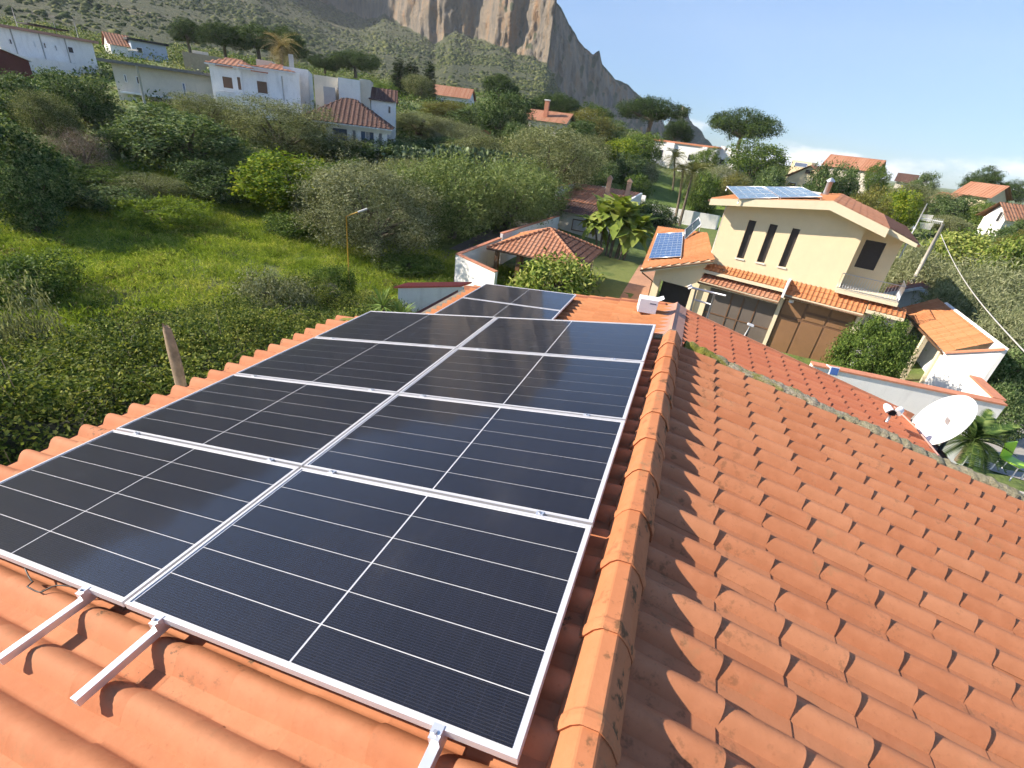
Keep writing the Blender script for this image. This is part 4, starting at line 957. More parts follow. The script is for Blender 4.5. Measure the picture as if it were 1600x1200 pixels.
def small_shed():
    a, c = at(1440, 446, 44), at(1488, 480, 43)
    ang = math.radians(-20); o = thing('small_white_house', 'small white house with dark red gable roof behind the lean-to', 'house', (a[0], a[1], -3.2), ang)
    F = facade(a, ang); s1 = F(1490, 480)[0]; zt = a[2] + 3.2; zr = F(1490, 480)[1] + 3.2
    b = MB(); b.prism([(-1.4, 0, -.5), (s1, 0, -.5), (s1, 0, zr - .25), (0, 0, zt - .25), (-1.4, 0, zt - 1.0)], (0, 5, 0)); b.build('wall', WHITE, o)
    for p, q in (((-1.8, zt - 1.0), (0, zt)), ((0, zt), (s1 + .5, zr - .15))):
        b = MB(); b.prism([(p[0], -.35, p[1] - .2), (q[0], -.35, q[1] - .2), (q[0], -.35, q[1]), (p[0], -.35, p[1])], (0, 5.6, 0)); b.build('roof', plain('maroon_roof', (.16, .06, .055), .7), o)
        b = MB(); b.prism([(p[0], -.42, p[1] - .26), (q[0], -.42, q[1] - .26), (q[0], -.42, q[1] - .02), (p[0], -.42, p[1] - .02)], (0, .07, 0)); b.build('verge_board', METAL_W, o)
    b = MB(); n_ = 12; b.prism([(1.1 + .42 * math.cos(t_), -.02, zr - 1.2 + .5 * math.sin(t_)) for t_ in np.linspace(0, math.pi, n_)], (0, .06, 0)); b.build('arched_window', COPING, o)
small_shed()

# ------------------------------------------------------------------ houses farther away
class FH:
    """a house laid out from one anchor point: x along the facade, y back, z absolute"""
    def __init__(s, name, label, anchor, e, cat='house'):
        P = at(*anchor); az = math.degrees(math.atan2(P[0] - CAM[0], P[1] - CAM[1])); s.ang = math.radians(-az + e)
        s.P = P; s.o = thing(name, label, cat, (P[0], P[1], 0), s.ang); s.F = facade(P, s.ang); s.g = gz(P[0], P[1]) - 2.5
    def block(s, x0, x1, yt, depth, mat, y=0.0, zb=None, name='wall'):
        xm = (x0 + x1) / 2; a = s.F(x0, yt, y)[0]; c = s.F(x1, yt, y)[0]; zt = s.F(xm, yt, y)[1]
        MB().box((a, y, s.g if zb is None else zb), (c, y + depth, zt)).build(name, mat, s.o); return a, c, zt
    def win(s, x0, y0, x1, y1, y=0.0, pane=GLASSD, frame=METAL_W, name='window'):
        a, zt = s.F(x0, y0, y); c, zl = s.F(x1, y1, y)
        a, c = min(a, c), max(a, c)
        return win(s.o, a, c, min(zl, zt), max(zl, zt), y - .05, frame, pane, .07, name)
    def slab(s, a, c, y0, y1, z0, z1, mat, name='roof'): return MB().box((a, y0, z0), (c, y1, z1)).build(name, mat, s.o)
    def hip(s, a, c, y0, y1, ze, zr, mat, inset=None, ov=.5):
        a -= ov; c += ov; y0 -= ov; y1 += ov; i = inset if inset is not None else min((c - a), (y1 - y0)) / 2 * .98; ym = (y0 + y1) / 2
        C = [np.array(q) for q in ((a, y0, ze), (c, y0, ze), (c, y1, ze), (a, y1, ze))]; R0, R1 = np.array((a + i, ym, zr)), np.array((c - i, ym, zr))
        for p, q, r0, r1 in ((C[0], C[1], R0, R1), (C[1], C[2], R1, R1), (C[2], C[3], R1, R0), (C[3], C[0], R0, R0)):
            U = unit(q - p); L = np.linalg.norm(q - p); s0 = (r0 - p) @ U; V = (r0 - p) - U * s0; H_ = np.linalg.norm(V); s1 = (r1 - p) @ U
            tile_sheet('roof_tiles', s.o, mat, p, U, V / H_, [(0, 0), (L, 0), (s1, H_), (s0, H_)] if abs(s1 - s0) > .05 else [(0, 0), (L, 0), (s0, H_)], .5, .6, .05)
        b = MB(); b.prism([p - np.array([0, 0, .16]) for p in C], (0, 0, .12)); b.build('eaves', METAL_W, s.o)
    def gable(s, a, c, y0, y1, ze, zr, mat, along='x', ov=.4, wall=None):
        """ridge along the facade (x) or away from it (y)"""
        if along == 'x':
            ym = (y0 + y1) / 2
            for p, V, U in (((a - ov, y0 - ov, ze), np.array([0, ym - y0 + ov, zr - ze]), np.array([1., 0, 0])), ((c + ov, y1 + ov, ze), np.array([0, -(y1 - ym + ov), zr - ze]), np.array([-1., 0, 0]))):
                H_ = np.linalg.norm(V); tile_sheet('roof_tiles', s.o, mat, p, U, V / H_, [(0, 0), (c - a + 2 * ov, 0), (c - a + 2 * ov, H_), (0, H_)], .5, .6, .05)
            MB().prism([(a + .02, y0, ze - .1), (a + .02, y1, ze - .1), (a + .02, ym, zr - .15)], (c - a - .04, 0, 0)).build('gable_wall', wall or WHITE, s.o)
        else:
            xm = (a + c) / 2
            for p, V, U in (((a - ov, y1 + ov, ze), np.array([xm - a + ov, 0, zr - ze]), np.array([0, -1., 0])), ((c + ov, y0 - ov, ze), np.array([-(c - xm + ov), 0, zr - ze]), np.array([0, 1., 0]))):
                H_ = np.linalg.norm(V); Ln = y1 - y0 + 2 * ov; tile_sheet('roof_tiles', s.o, mat, p, U, V / H_, [(0, 0), (Ln, 0), (Ln, H_), (0, H_)], .5, .6, .05)
            MB().prism([(a, y0 + .02, ze - .1), (c, y0 + .02, ze - .1), (xm, y0 + .02, zr - .15)], (0, y1 - y0 - .04, 0)).build('gable_wall', wall or WHITE, s.o)

def far_houses():
    # long white house at the far left
    h = FH('white_villa', 'long white house at the far left edge with a flat roof and terrace', (60, 75, 96), 24)
    a, c, zt = h.block(-25, 140, 52, 9, WHITE); h.slab(a - .4, c + .6, -.5, 9.4, zt + .003, zt + .3, plain('terracotta_edge', (.36, .2, .15), .9), 'roof')
    h.block(-10, 60, 42, 5, BEIGE, 3.0, zt + .301, 'roof_room'); h.slab(F0 := h.F(45, 40, 3)[0], F0 + 4.5, 3.2, 6, zt + 1.0, zt + 1.15, DARK, 'pergola_roof')
    for x in (20, 62, 100): s0 = h.F(x, 60)[0]; MB().tube([(s0, -.06, h.g), (s0, -.06, zt)], .06, 6).build('downpipe', GREYW, h.o)
    for x, hh_ in ((30, 2.2), (88, 1.6), (120, 2.6)): s0 = h.F(x, 50, 4)[0]; MB().tube([(s0, 4, zt + .2), (s0, 4, zt + .3 + hh_)], .04, 5).build('aerial', GREYW, h.o)
    h.win(66, 66, 73, 76); h.win(52, 64, 57, 74); h.win(104, 72, 116, 84, pane=SHUT); h.win(84, 70, 90, 80); a2, c2, z2 = h.block(42, 130, 95, 3.2, WHITE, -3.3, None, 'terrace_wall'); h.win(12, 60, 20, 70)
    h = FH('maroon_building', 'dark maroon gabled building cut off by the left edge', (20, 100, 84), 10)
    a = h.F(-20, 100)[0]; c = h.F(46, 100)[0]; z1 = h.F(10, 78)[1]; z2 = h.F(46, 95)[1]
    MB().prism([(a, 0, h.g), (c, 0, h.g), (c, 0, z2), (a + (c - a) * .42, 0, z1), (a, 0, z2)], (0, 7, 0)).build('wall', plain('maroon_wall', (.10, .03, .025), .85), h.o)
    MB().prism([(a + (c - a) * .42, -.3, z1 + .02), (c + .3, -.3, z2 - .1), (c + .3, -.3, z2 + .1), (a + (c - a) * .42, -.3, z1 + .25)], (0, 7.6, 0)).build('roof', WHITE, h.o)
    # beige flat-roofed house
    h = FH('beige_house', 'beige house with grey flat overhanging roof and small square windows', (250, 125, 76), -18)
    a, c, zt = h.block(176, 332, 109, 9, BEIGE); h.slab(a - .9, c + .2, -1.0, 9.5, zt + .003, zt + .28, plain('grey_roof', (.17, .16, .15), .9, scale=3), 'roof')
    h.win(193, 116, 200, 129, pane=SHUT); h.win(212, 119, 220, 132, pane=SHUT); h.win(284, 129, 293, 151, pane=BLUEW, name='door')
    MB().box((a + .5, -.7, h.F(230, 150)[1]), (c - 2, -.001, h.F(230, 147)[1])).build('ledge', WHITE, h.o)
    h.win(208, 150, 222, 176, pane=METAL_W, name='door'); MB().box((h.F(236, 160)[0], -1.2, h.g), (h.F(275, 160)[0], -1.1, h.F(250, 158)[1])).build('brick_wall', plain('bare_brick', (.35, .17, .1), .9, scale=9, var=.3), h.o)
    p = thing('utility_pole', 'thin grey utility pole standing before the beige house', 'pole', at(230, 178, 70)); MB().tube([(0, 0, -3), (0, 0, at(218, 103, 70)[2] - at(230, 178, 70)[2])], .14, 8, .1).build('shaft', GREYW, p); MB().box((-.7, -.05, 5.6), (.7, .05, 5.75)).build('crossarm', GREYW, p)
    # white house with red roofs
    h = FH('white_house', 'white two-storey house with small red tile roofs and dark brown windows', (400, 140, 72), -8)
    a, c, zt = h.block(326, 374, 101, 8, WHITE); h.hip(a, c + 1.0, 0, 8, zt, zt + .9, TILE_FAR, 1.8, .35)
    a, c, zt = h.block(373, 466, 107, 9, WHITE, 0.35); h.hip(a + 1.5, c - .6, .35, 9, zt, zt + .75, TILE_FAR, 3, .2)
    h.block(442, 480, 106, 10, plain('shade_white', (.66, .66, .66), .9), 1.6); a, c, zt = h.block(338, 470, 152, 2.2, WHITE, -2.0, None, 'balcony_parapet')
    for q in ((346, 118, 366, 140), (369, 119, 379, 142), (400, 125, 420, 148)): h.win(*q, y=.0 if q[0] < 372 else .35, pane=BROWN_D, frame=WHITE)
    h.win(443, 130, 452, 153, 1.6, pane=BLUEW); h.block(400, 425, 94, 4, BEIGE, 5, zt)
    for q in ((346, 140, 366), (400, 148, 420)): a_, z_ = h.F(q[0], q[1]); c_ = h.F(q[2], q[1])[0]; MB().box((a_ - .15, -.25, z_ - .12), (c_ + .15, -.06, z_ - .02)).build('window_sill', WHITE, h.o); MB().box((a_ - .2, -.35, z_ + 2.3), (c_ + .2, -.06, z_ + 2.42)).build('window_hood', COPING, h.o)
    for x in (372, 440): s0 = h.F(x, 120)[0]; MB().tube([(s0, .2, h.g), (s0, .2, zt + 2.5)], .06, 6).build('downpipe', GREYW, h.o)
    ch = MB(); sx, zc = h.F(455, 100, 2); ch.box((sx - .25, 2.2, zc - 1.2), (sx + .25, 2.7, zc + 1.0)); ch.build('chimney', GREYW, h.o)
    # villa with brown hip roof
    h = FH('brown_roof_villa', 'villa with broad brown hip roof over white columns and blue-grey glazing', (545, 200, 62), -6)
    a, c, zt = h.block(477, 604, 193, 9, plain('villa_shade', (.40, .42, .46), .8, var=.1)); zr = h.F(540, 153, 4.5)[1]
    h.hip(a, c, -.6, 9.4, zt, zr, TILE_BROWN, 4.4, .7)
    for x in (490, 515, 547, 560, 588, 601):
        s0 = h.F(x, 200)[0]; MB().box((s0 - .28, -.55, h.g), (s0 + .28, -.1, zt - .18)).build('column', WHITE, h.o)
    MB().box((a - .5, -.62, zt - .55), (c + .5, -.06, zt - .17)).build('lintel', WHITE, h.o)
    for q in ((495, 197, 511, 222), (519, 198, 544, 223), (563, 200, 572, 221), (576, 201, 586, 221)): h.win(*q, pane=BLUEW)
    h.block(528, 562, 123, 5, WHITE, 6.5, zt); h.block(562, 578, 124, 6, BEIGE, 7, zt); h.block(490, 527, 119, 4, BEIGE, 8, zt); h.block(505, 523, 136, 2, GREYW, 6, zt)
    a, c, z2 = h.block(580, 617, 158, 6, WHITE, 7); h.gable(a, c, 7, 13, z2, z2 + 1.4, TILE_BROWN, 'x', .3); h.win(606, 165, 611, 178, 7.0)
    # houses peeping out higher up
    h = FH('blue_roof_house', 'low bluish white house with flat roof far behind the beige house', (230, 75, 130), 10); a, c, zt = h.block(204, 258, 67, 8, plain('bluish_render', (.42, .48, .56), .8)); h.slab(a - .5, c + .5, -.6, 8.3, zt + .003, zt + .35, DARK); h.win(212, 73, 224, 84)
    a, c, zt = h.block(172, 206, 72, 7, WHITE, 1.0); h.gable(a, c, 1, 8, zt, zt + 2.0, TILE_FAR, 'x', .3)
    h = FH('ruin', 'low beige stone house half hidden in front of the pines', (310, 88, 112), 0); h.block(285, 345, 85, 7, plain('stone_beige', (.38, .3, .2), .95, scale=4, var=.2)); h.block(300, 325, 80, 3, BEIGE, 2)
    h = FH('red_roof_cottage', 'small white cottage with red tile roof on the hillside', (703, 150, 135), -12); a, c, zt = h.block(672, 732, 151, 9, WHITE); h.gable(a, c, 0, 9, zt, zt + 2.4, TILE_FAR, 'x', .5); h.win(718, 158, 723, 166); h.win(690, 156, 695, 163)
    h = FH('orange_roof_house', 'house with orange roof and tall chimney half hidden by trees', (850, 190, 106), -16); a, c, zt = h.block(822, 882, 190, 8, BEIGE); h.gable(a, c, 0, 8, zt, zt + 2.0, TILE_FAR, 'x', .6, BEIGE)
    s0 = h.F(848, 190)[0]; MB().box((s0 - .4, 1.2, zt), (s0 + .4, 2.0, zt + 3.6)).build('chimney', COPING, h.o); MB().box((s0 - .5, 1.1, zt + 3.61), (s0 + .5, 2.1, zt + 3.8)).build('chimney_cap', WHITE, h.o); h.win(860, 196, 866, 205)
    h = FH('white_block', 'pale flat building glimpsed between the tree tops', (922, 182, 190), 0); h.block(905, 935, 173, 8, WHITE)
    h = FH('terracotta_shed', 'tiny orange wall patch between dark trees', (760, 207, 88), 0, 'shed'); h.block(752, 769, 203, 3, COPING)
    # long white building behind the garden
    h = FH('long_white_house', 'long low white house with pilasters and chimneys behind the green garden', (1080, 240, 120), -14)
    a, c, zt = h.block(1022, 1122, 226, 10, WHITE); h.slab(a - .3, c + .3, -.3, 10.3, zt + .003, zt + .35, COPING, 'roof_edge'); h.block(1122, 1160, 242, 8, WHITE, 1.5)
    for x in (1042, 1048, 1100): s0 = h.F(x, 240)[0]; MB().box((s0 - .5, -.5, h.g), (s0 + .5, -.001, zt - .01)).build('pilaster', WHITE, h.o)
    for q in ((1024, 232, 1028, 247), (1029, 233, 1034, 249), (1054, 236, 1060, 245), (1076, 241, 1083, 252), (1125, 248, 1131, 258)): h.win(*q, y=0 if q[0] < 1120 else 1.5)
    for x in (1127, 1138, 1147, 1155): s0 = h.F(x, 240, 3)[0]; zc = h.F(x, 228 + (x - 1127) * .25, 3)[1]; MB().box((s0 - .45, 3, zc - 3), (s0 + .45, 3.8, zc)).build('chimney', WHITE, h.o)
    h.slab(h.F(1090, 262, -4)[0], h.F(1135, 266, -4)[0], -4.2, -.6, h.F(1110, 263, -4)[1], h.F(1110, 263, -4)[1] + .25, GREYW, 'canopy')
    # houses to the right, on the skyline
    h = FH('cream_gable_house', 'cream house with red gable roof behind two dark round trees', (1275, 285, 125), -14)
    a, c, zt = h.block(1228, 1292, 281, 9, CREAM); h.gable(a, c, 0, 9, zt, zt + 2.8, TILE_FAR, 'y', .7, CREAM)
    for q in ((1232, 284, 1242, 294), (1256, 287, 1262, 294)): h.win(*q, pane=BROWN_D)
    s_, z_ = h.F(1265, 269); win(h.o, s_ - .8, s_ + .8, z_ - .35, z_ + .35, -.06, BROWN_D, DARK, .1)
    a, c, zt = h.block(1285, 1368, 264, 8, BEIGE, 5); h.gable(a, c, 5, 13, zt, zt + 2.4, TILE_FAR, 'x', .5); a, c, zt = h.block(1238, 1270, 252, 5, CREAM, 10); h.win(1243, 253, 1260, 262, 10, pane=BLUEW)
    h = FH('brown_roof_house', 'low house with dull red roof on the skyline', (1420, 284, 180), 0); a, c, zt = h.block(1400, 1428, 285, 8, BEIGE); h.gable(a, c, 0, 8, zt, zt + 2.2, TILE_BROWN, 'x', .6); h.block(1428, 1462, 284, 6, WHITE, 3); h.block(1378, 1392, 302, 5, WHITE, -20)
    h = FH('terracotta_house', 'house with orange roof and cream gable among trees at the right', (1520, 300, 120), -20); a, c, zt = h.block(1496, 1545, 306, 8, CREAM); h.gable(a, c, 0, 8, zt, zt + 2.2, TILE_FAR, 'x', .7, CREAM)
    a, c, zt = h.block(1455, 1482, 312, 6, BEIGE, -4); h.gable(a, c, -4, 2, zt, zt + 1.2, TILE_FAR, 'x', .4)
    h = FH('white_gable_house', 'white gabled house with red roof at the right edge', (1570, 345, 78), -34); a, c, zt = h.block(1536, 1572, 341, 9, WHITE); h.gable(a, c, 0, 16, zt, zt + 1.7, TILE_FAR, 'y', .6); s_, z_ = h.F(1563, 338); win(h.o, s_ - .2, s_ + .2, z_ - .6, z_ + .5, -.06, METAL_W, DARK, .05)
far_houses()

# ------------------------------------------------------------------ vegetation
OLIVE = leaf_mat('olive_leaf', [(0.045, 0.056, 0.02), (0.115, 0.13, 0.054), (0.235, 0.24, 0.125)], .3, .45)
OLIVE2 = leaf_mat('olive_leaf_grey', [(0.052, 0.062, 0.027), (0.12, 0.13, 0.064), (0.225, 0.232, 0.135)], .28, .45)
DARKL = leaf_mat('dark_glossy_leaf', [(0.024, 0.044, 0.014), (0.06, 0.098, 0.030), (0.15, 0.185, 0.08)], .3, .32)
LEMON = leaf_mat('lemon_leaf', [(0.06, 0.10, 0.012), (0.12, 0.175, 0.018), (0.24, 0.25, 0.03)], .35, .4)
PEPPER = leaf_mat('pepper_leaf', [(0.045, 0.072, 0.02), (0.10, 0.138, 0.042), (0.19, 0.22, 0.085)], .3, .5)
PINE = leaf_mat('pine_needles', [(0.014, 0.028, 0.009), (0.034, 0.058, 0.015), (0.075, 0.105, 0.025)], .15, .6)
CYP = leaf_mat('cypress_leaf', [(0.012, 0.02, 0.009), (0.026, 0.04, 0.016), (0.05, 0.068, 0.03)], .1, .7)
GREEN = leaf_mat('mid_green_leaf', [(0.03, 0.055, 0.012), (0.065, 0.105, 0.02), (0.13, 0.17, 0.04)], .28, .4)
YELG = leaf_mat('yellowish_leaf', [(0.06, 0.06, 0.014), (0.115, 0.115, 0.028), (0.19, 0.17, 0.05)], .25, .5)
DRY = leaf_mat('dry_twigs', [(0.09, 0.065, 0.045), (0.16, 0.12, 0.085), (0.25, 0.21, 0.16)], .1, .8)
CACT = leaf_mat('cactus_pad', [(0.04, 0.06, 0.025), (0.09, 0.115, 0.055), (0.22, 0.245, 0.15)], .0, .5)
REED = leaf_mat('reed_leaf', [(0.07, 0.085, 0.04), (0.14, 0.155, 0.075), (0.24, 0.245, 0.14)], .3, .5)
BRAM = leaf_mat('bramble_leaf', [(0.022, 0.04, 0.011), (0.07, 0.10, 0.02), (0.14, 0.16, 0.035), (0.25, 0.25, 0.075)], .3, .38, .9, .42)
WEED = leaf_mat('weed_leaf', [(0.04, 0.068, 0.012), (0.115, 0.165, 0.022), (0.19, 0.245, 0.034), (0.32, 0.32, 0.085)], .35, .5, .55, .3)
BANA = leaf_mat('strelitzia_leaf', [(0.065, 0.10, 0.018), (0.14, 0.185, 0.036), (0.27, 0.28, 0.08)], .3, .35)

def crown_mesh(name, mat, lobes, nclump, per, cr, leaf, seed, width=.5, droop=0.0, up=.25, hollow=.72, inner=.12):
    r = np.random.default_rng(seed); lobes = np.asarray(lobes, float); C0, R0 = lobes[:, :3], lobes[:, 3:]
    wgt = (R0[:, 0] * R0[:, 1] + R0[:, 0] * R0[:, 2] + R0[:, 1] * R0[:, 2]); wgt /= wgt.sum()
    pts = []; outs = []
    while len(pts) < nclump:
        k = r.choice(len(lobes), p=wgt); d = unit(r.normal(size=3)); rad = r.uniform(hollow, 1.06) if r.random() > inner else r.uniform(.2, hollow)
        p = C0[k] + d * R0[k] * rad
        q = np.linalg.norm((p - C0) / R0, axis=1); q[k] = 9
        if q.min() < .62: continue
        pts.append(p); outs.append(unit(d / R0[k]))
    P = np.array(pts); O = np.array(outs); n = nclump * per; ii = np.repeat(np.arange(nclump), per)
    sc = r.uniform(.6, 1.35, (nclump, 1))[ii]
    off = r.normal(size=(n, 3)) * cr * .55 * sc * np.array([1, 1, .75 + droop]); off[:, 2] -= droop * cr * .5
    N = unit(O[ii] * .7 + r.normal(size=(n, 3)) * .65 + np.array([0, 0, up]))
    return quads_mesh(name, leaves(P[ii] + off, N, leaf, leaf * width, r, droop), mat)
def trunk_mesh(seed, lobes, r0=.22, base=0.0, fork=.9):
    r = np.random.default_rng(seed); b = MB(); top = np.array([r.normal(0, .1), r.normal(0, .1), fork])
    b.tube([(0, 0, base - .6), (0, 0, base), tuple(top * np.array([.6, .6, .6])), tuple(top)], [r0 * 1.4, r0 * 1.1, r0 * .9, r0 * .8], 8)
    for q in lobes:
        c = np.array(q[:3]); m_ = top + (c - top) * .5 + r.normal(size=3) * .15; b.tube([top, m_, c], [r0 * .62, r0 * .4, r0 * .15], 6)
    return b.mesh('trunk', BARK)
def rlobes(seed, n, R, H, z0, rr=(.42, .62), flat=1.0):
    r = np.random.default_rng(seed); L = [(0, 0, z0 + H * .5, R * .62, R * .62, H * .46)]
    for k in range(n):
        a = 2 * math.pi * k / n + r.uniform(-.3, .3); q = r.uniform(*rr) * R; d = (R - q) * r.uniform(.8, 1.05); zc = z0 + H * r.uniform(.28, .78)
        L.append((d * math.cos(a), d * math.sin(a), zc, q, q, q * flat * r.uniform(.8, 1.1)))
    return L
PROTO = {}
def proto(key, mat, lobes, nclump, per, cr, leaf, seed, trunk=(.22, .9), **k):
    cm = crown_mesh('crown', mat, lobes, nclump, per, cr, leaf, seed, **k); tm = trunk_mesh(seed, lobes, trunk[0], 0, trunk[1])
    L = np.asarray(lobes); PROTO[key] = (cm, tm, 2 * np.max(np.abs(L[:, :2]) + L[:, 3:5]), np.max(L[:, 2] + L[:, 5]))
# unit trees about 5-6 m wide
proto('olive1', OLIVE, rlobes(1, 7, 2.7, 4.4, .5), 460, 62, .42, .125, 1, width=.34)
proto('olive2', OLIVE2, rlobes(2, 8, 2.7, 4.2, .3), 560, 72, .40, .105, 2, width=.34)
proto('olive3', OLIVE, rlobes(3, 6, 2.7, 4.0, .3), 460, 56, .42, .13, 3, width=.36)
proto('dark1', DARKL, rlobes(4, 7, 2.7, 4.6, .4), 380, 34, .42, .19, 4, width=.55)
proto('dark2', DARKL, rlobes(5, 8, 2.6, 4.2, .3), 380, 34, .42, .18, 5, width=.55)
proto('lemon', LEMON, rlobes(6, 8, 2.7, 3.8, .2), 340, 34, .42, .20, 6, width=.55)
proto('pepper1', PEPPER, rlobes(7, 7, 2.6, 4.6, .3), 420, 44, .45, .19, 7, width=.26, droop=.7, up=.0)
proto('pepper2', PEPPER, rlobes(8, 8, 2.6, 4.4, .3), 420, 44, .45, .19, 8, width=.26, droop=.7, up=.0)
proto('green1', GREEN, rlobes(9, 7, 2.6, 4.3, .4), 360, 34, .42, .18, 9)
proto('yel1', YELG, rlobes(10, 7, 2.6, 4.0, .4), 360, 36, .42, .17, 10, width=.4)
proto('dry1', DRY, rlobes(11, 6, 2.4, 3.6, .2), 260, 30, .45, .20, 11, width=.14)
def pine_lobes(seed, R):
    r = np.random.default_rng(seed); L = [(0, 0, 5.0, R * .62, R * .62, 1.6)]
    for k in range(9):
        a = 2 * math.pi * k / 9 + r.uniform(-.3, .3); d = R * r.uniform(.45, .72); L.append((d * math.cos(a), d * math.sin(a), 4.3 + r.uniform(-.5, .7), R * r.uniform(.3, .42), R * r.uniform(.3, .42), r.uniform(.85, 1.35)))
    return L
proto('pine1', PINE, pine_lobes(12, 3.4), 560, 44, .40, .20, 12, trunk=(.24, 3.4), width=.3)
proto('pine2', PINE, pine_lobes(13, 3.0), 520, 44, .40, .20, 13, trunk=(.24, 3.2), width=.3)
def flat_pine(seed, R):
    r = np.random.default_rng(seed); L = [(0, 0, 5.4, R * .62, R * .62, .85)]
    for k in range(10):
        a = 2 * math.pi * k / 10 + r.uniform(-.3, .3); d = R * r.uniform(.5, .74); L.append((d * math.cos(a), d * math.sin(a), 5.0 + r.uniform(-.55, .4), R * r.uniform(.26, .36), R * r.uniform(.26, .36), r.uniform(.5, .8)))
    return L
proto('pine3', PINE, flat_pine(22, 3.6), 520, 46, .36, .18, 22, trunk=(.24, 3.9), width=.3)
proto('cypress', CYP, [(0, 0, 1.0 + .9 * k, .75 - .06 * k, .75 - .06 * k, .95) for k in range(8)], 300, 36, .22, .16, 14, trunk=(.12, 1.0), width=.35)
proto('bush1', DARKL, rlobes(15, 7, 2.6, 2.6, .0, flat=.7), 320, 34, .42, .18, 15)
proto('bush2', GREEN, rlobes(16, 7, 2.6, 2.4, .0, flat=.7), 320, 34, .42, .18, 16)
proto('bush3', OLIVE2, rlobes(17, 7, 2.6, 2.4, .0, flat=.7), 320, 36, .42, .17, 17, width=.35)
proto('grassy', WEED, rlobes(18, 7, 2.6, 1.6, -.1, flat=.45), 300, 40, .40, .24, 18, width=.18, up=.0)
proto('reed', REED, rlobes(19, 8, 2.6, 3.6, .0, flat=1.1), 420, 44, .55, .34, 19, width=.13, droop=.9, up=.0)
proto('fig', BANA, rlobes(20, 8, 2.6, 3.4, .2), 240, 18, .5, .34, 20, width=.42)
proto('round', GREEN, [(0, 0, 1.25, 1.5, 1.5, 1.3), (.5, .3, 1.6, .9, .9, .9), (-.5, .2, 1.5, 1.0, 1.0, .95), (.1, -.6, 1.3, 1.1, 1.0, 1.0)], 520, 74, .22, .08, 21, width=.5, inner=.3)

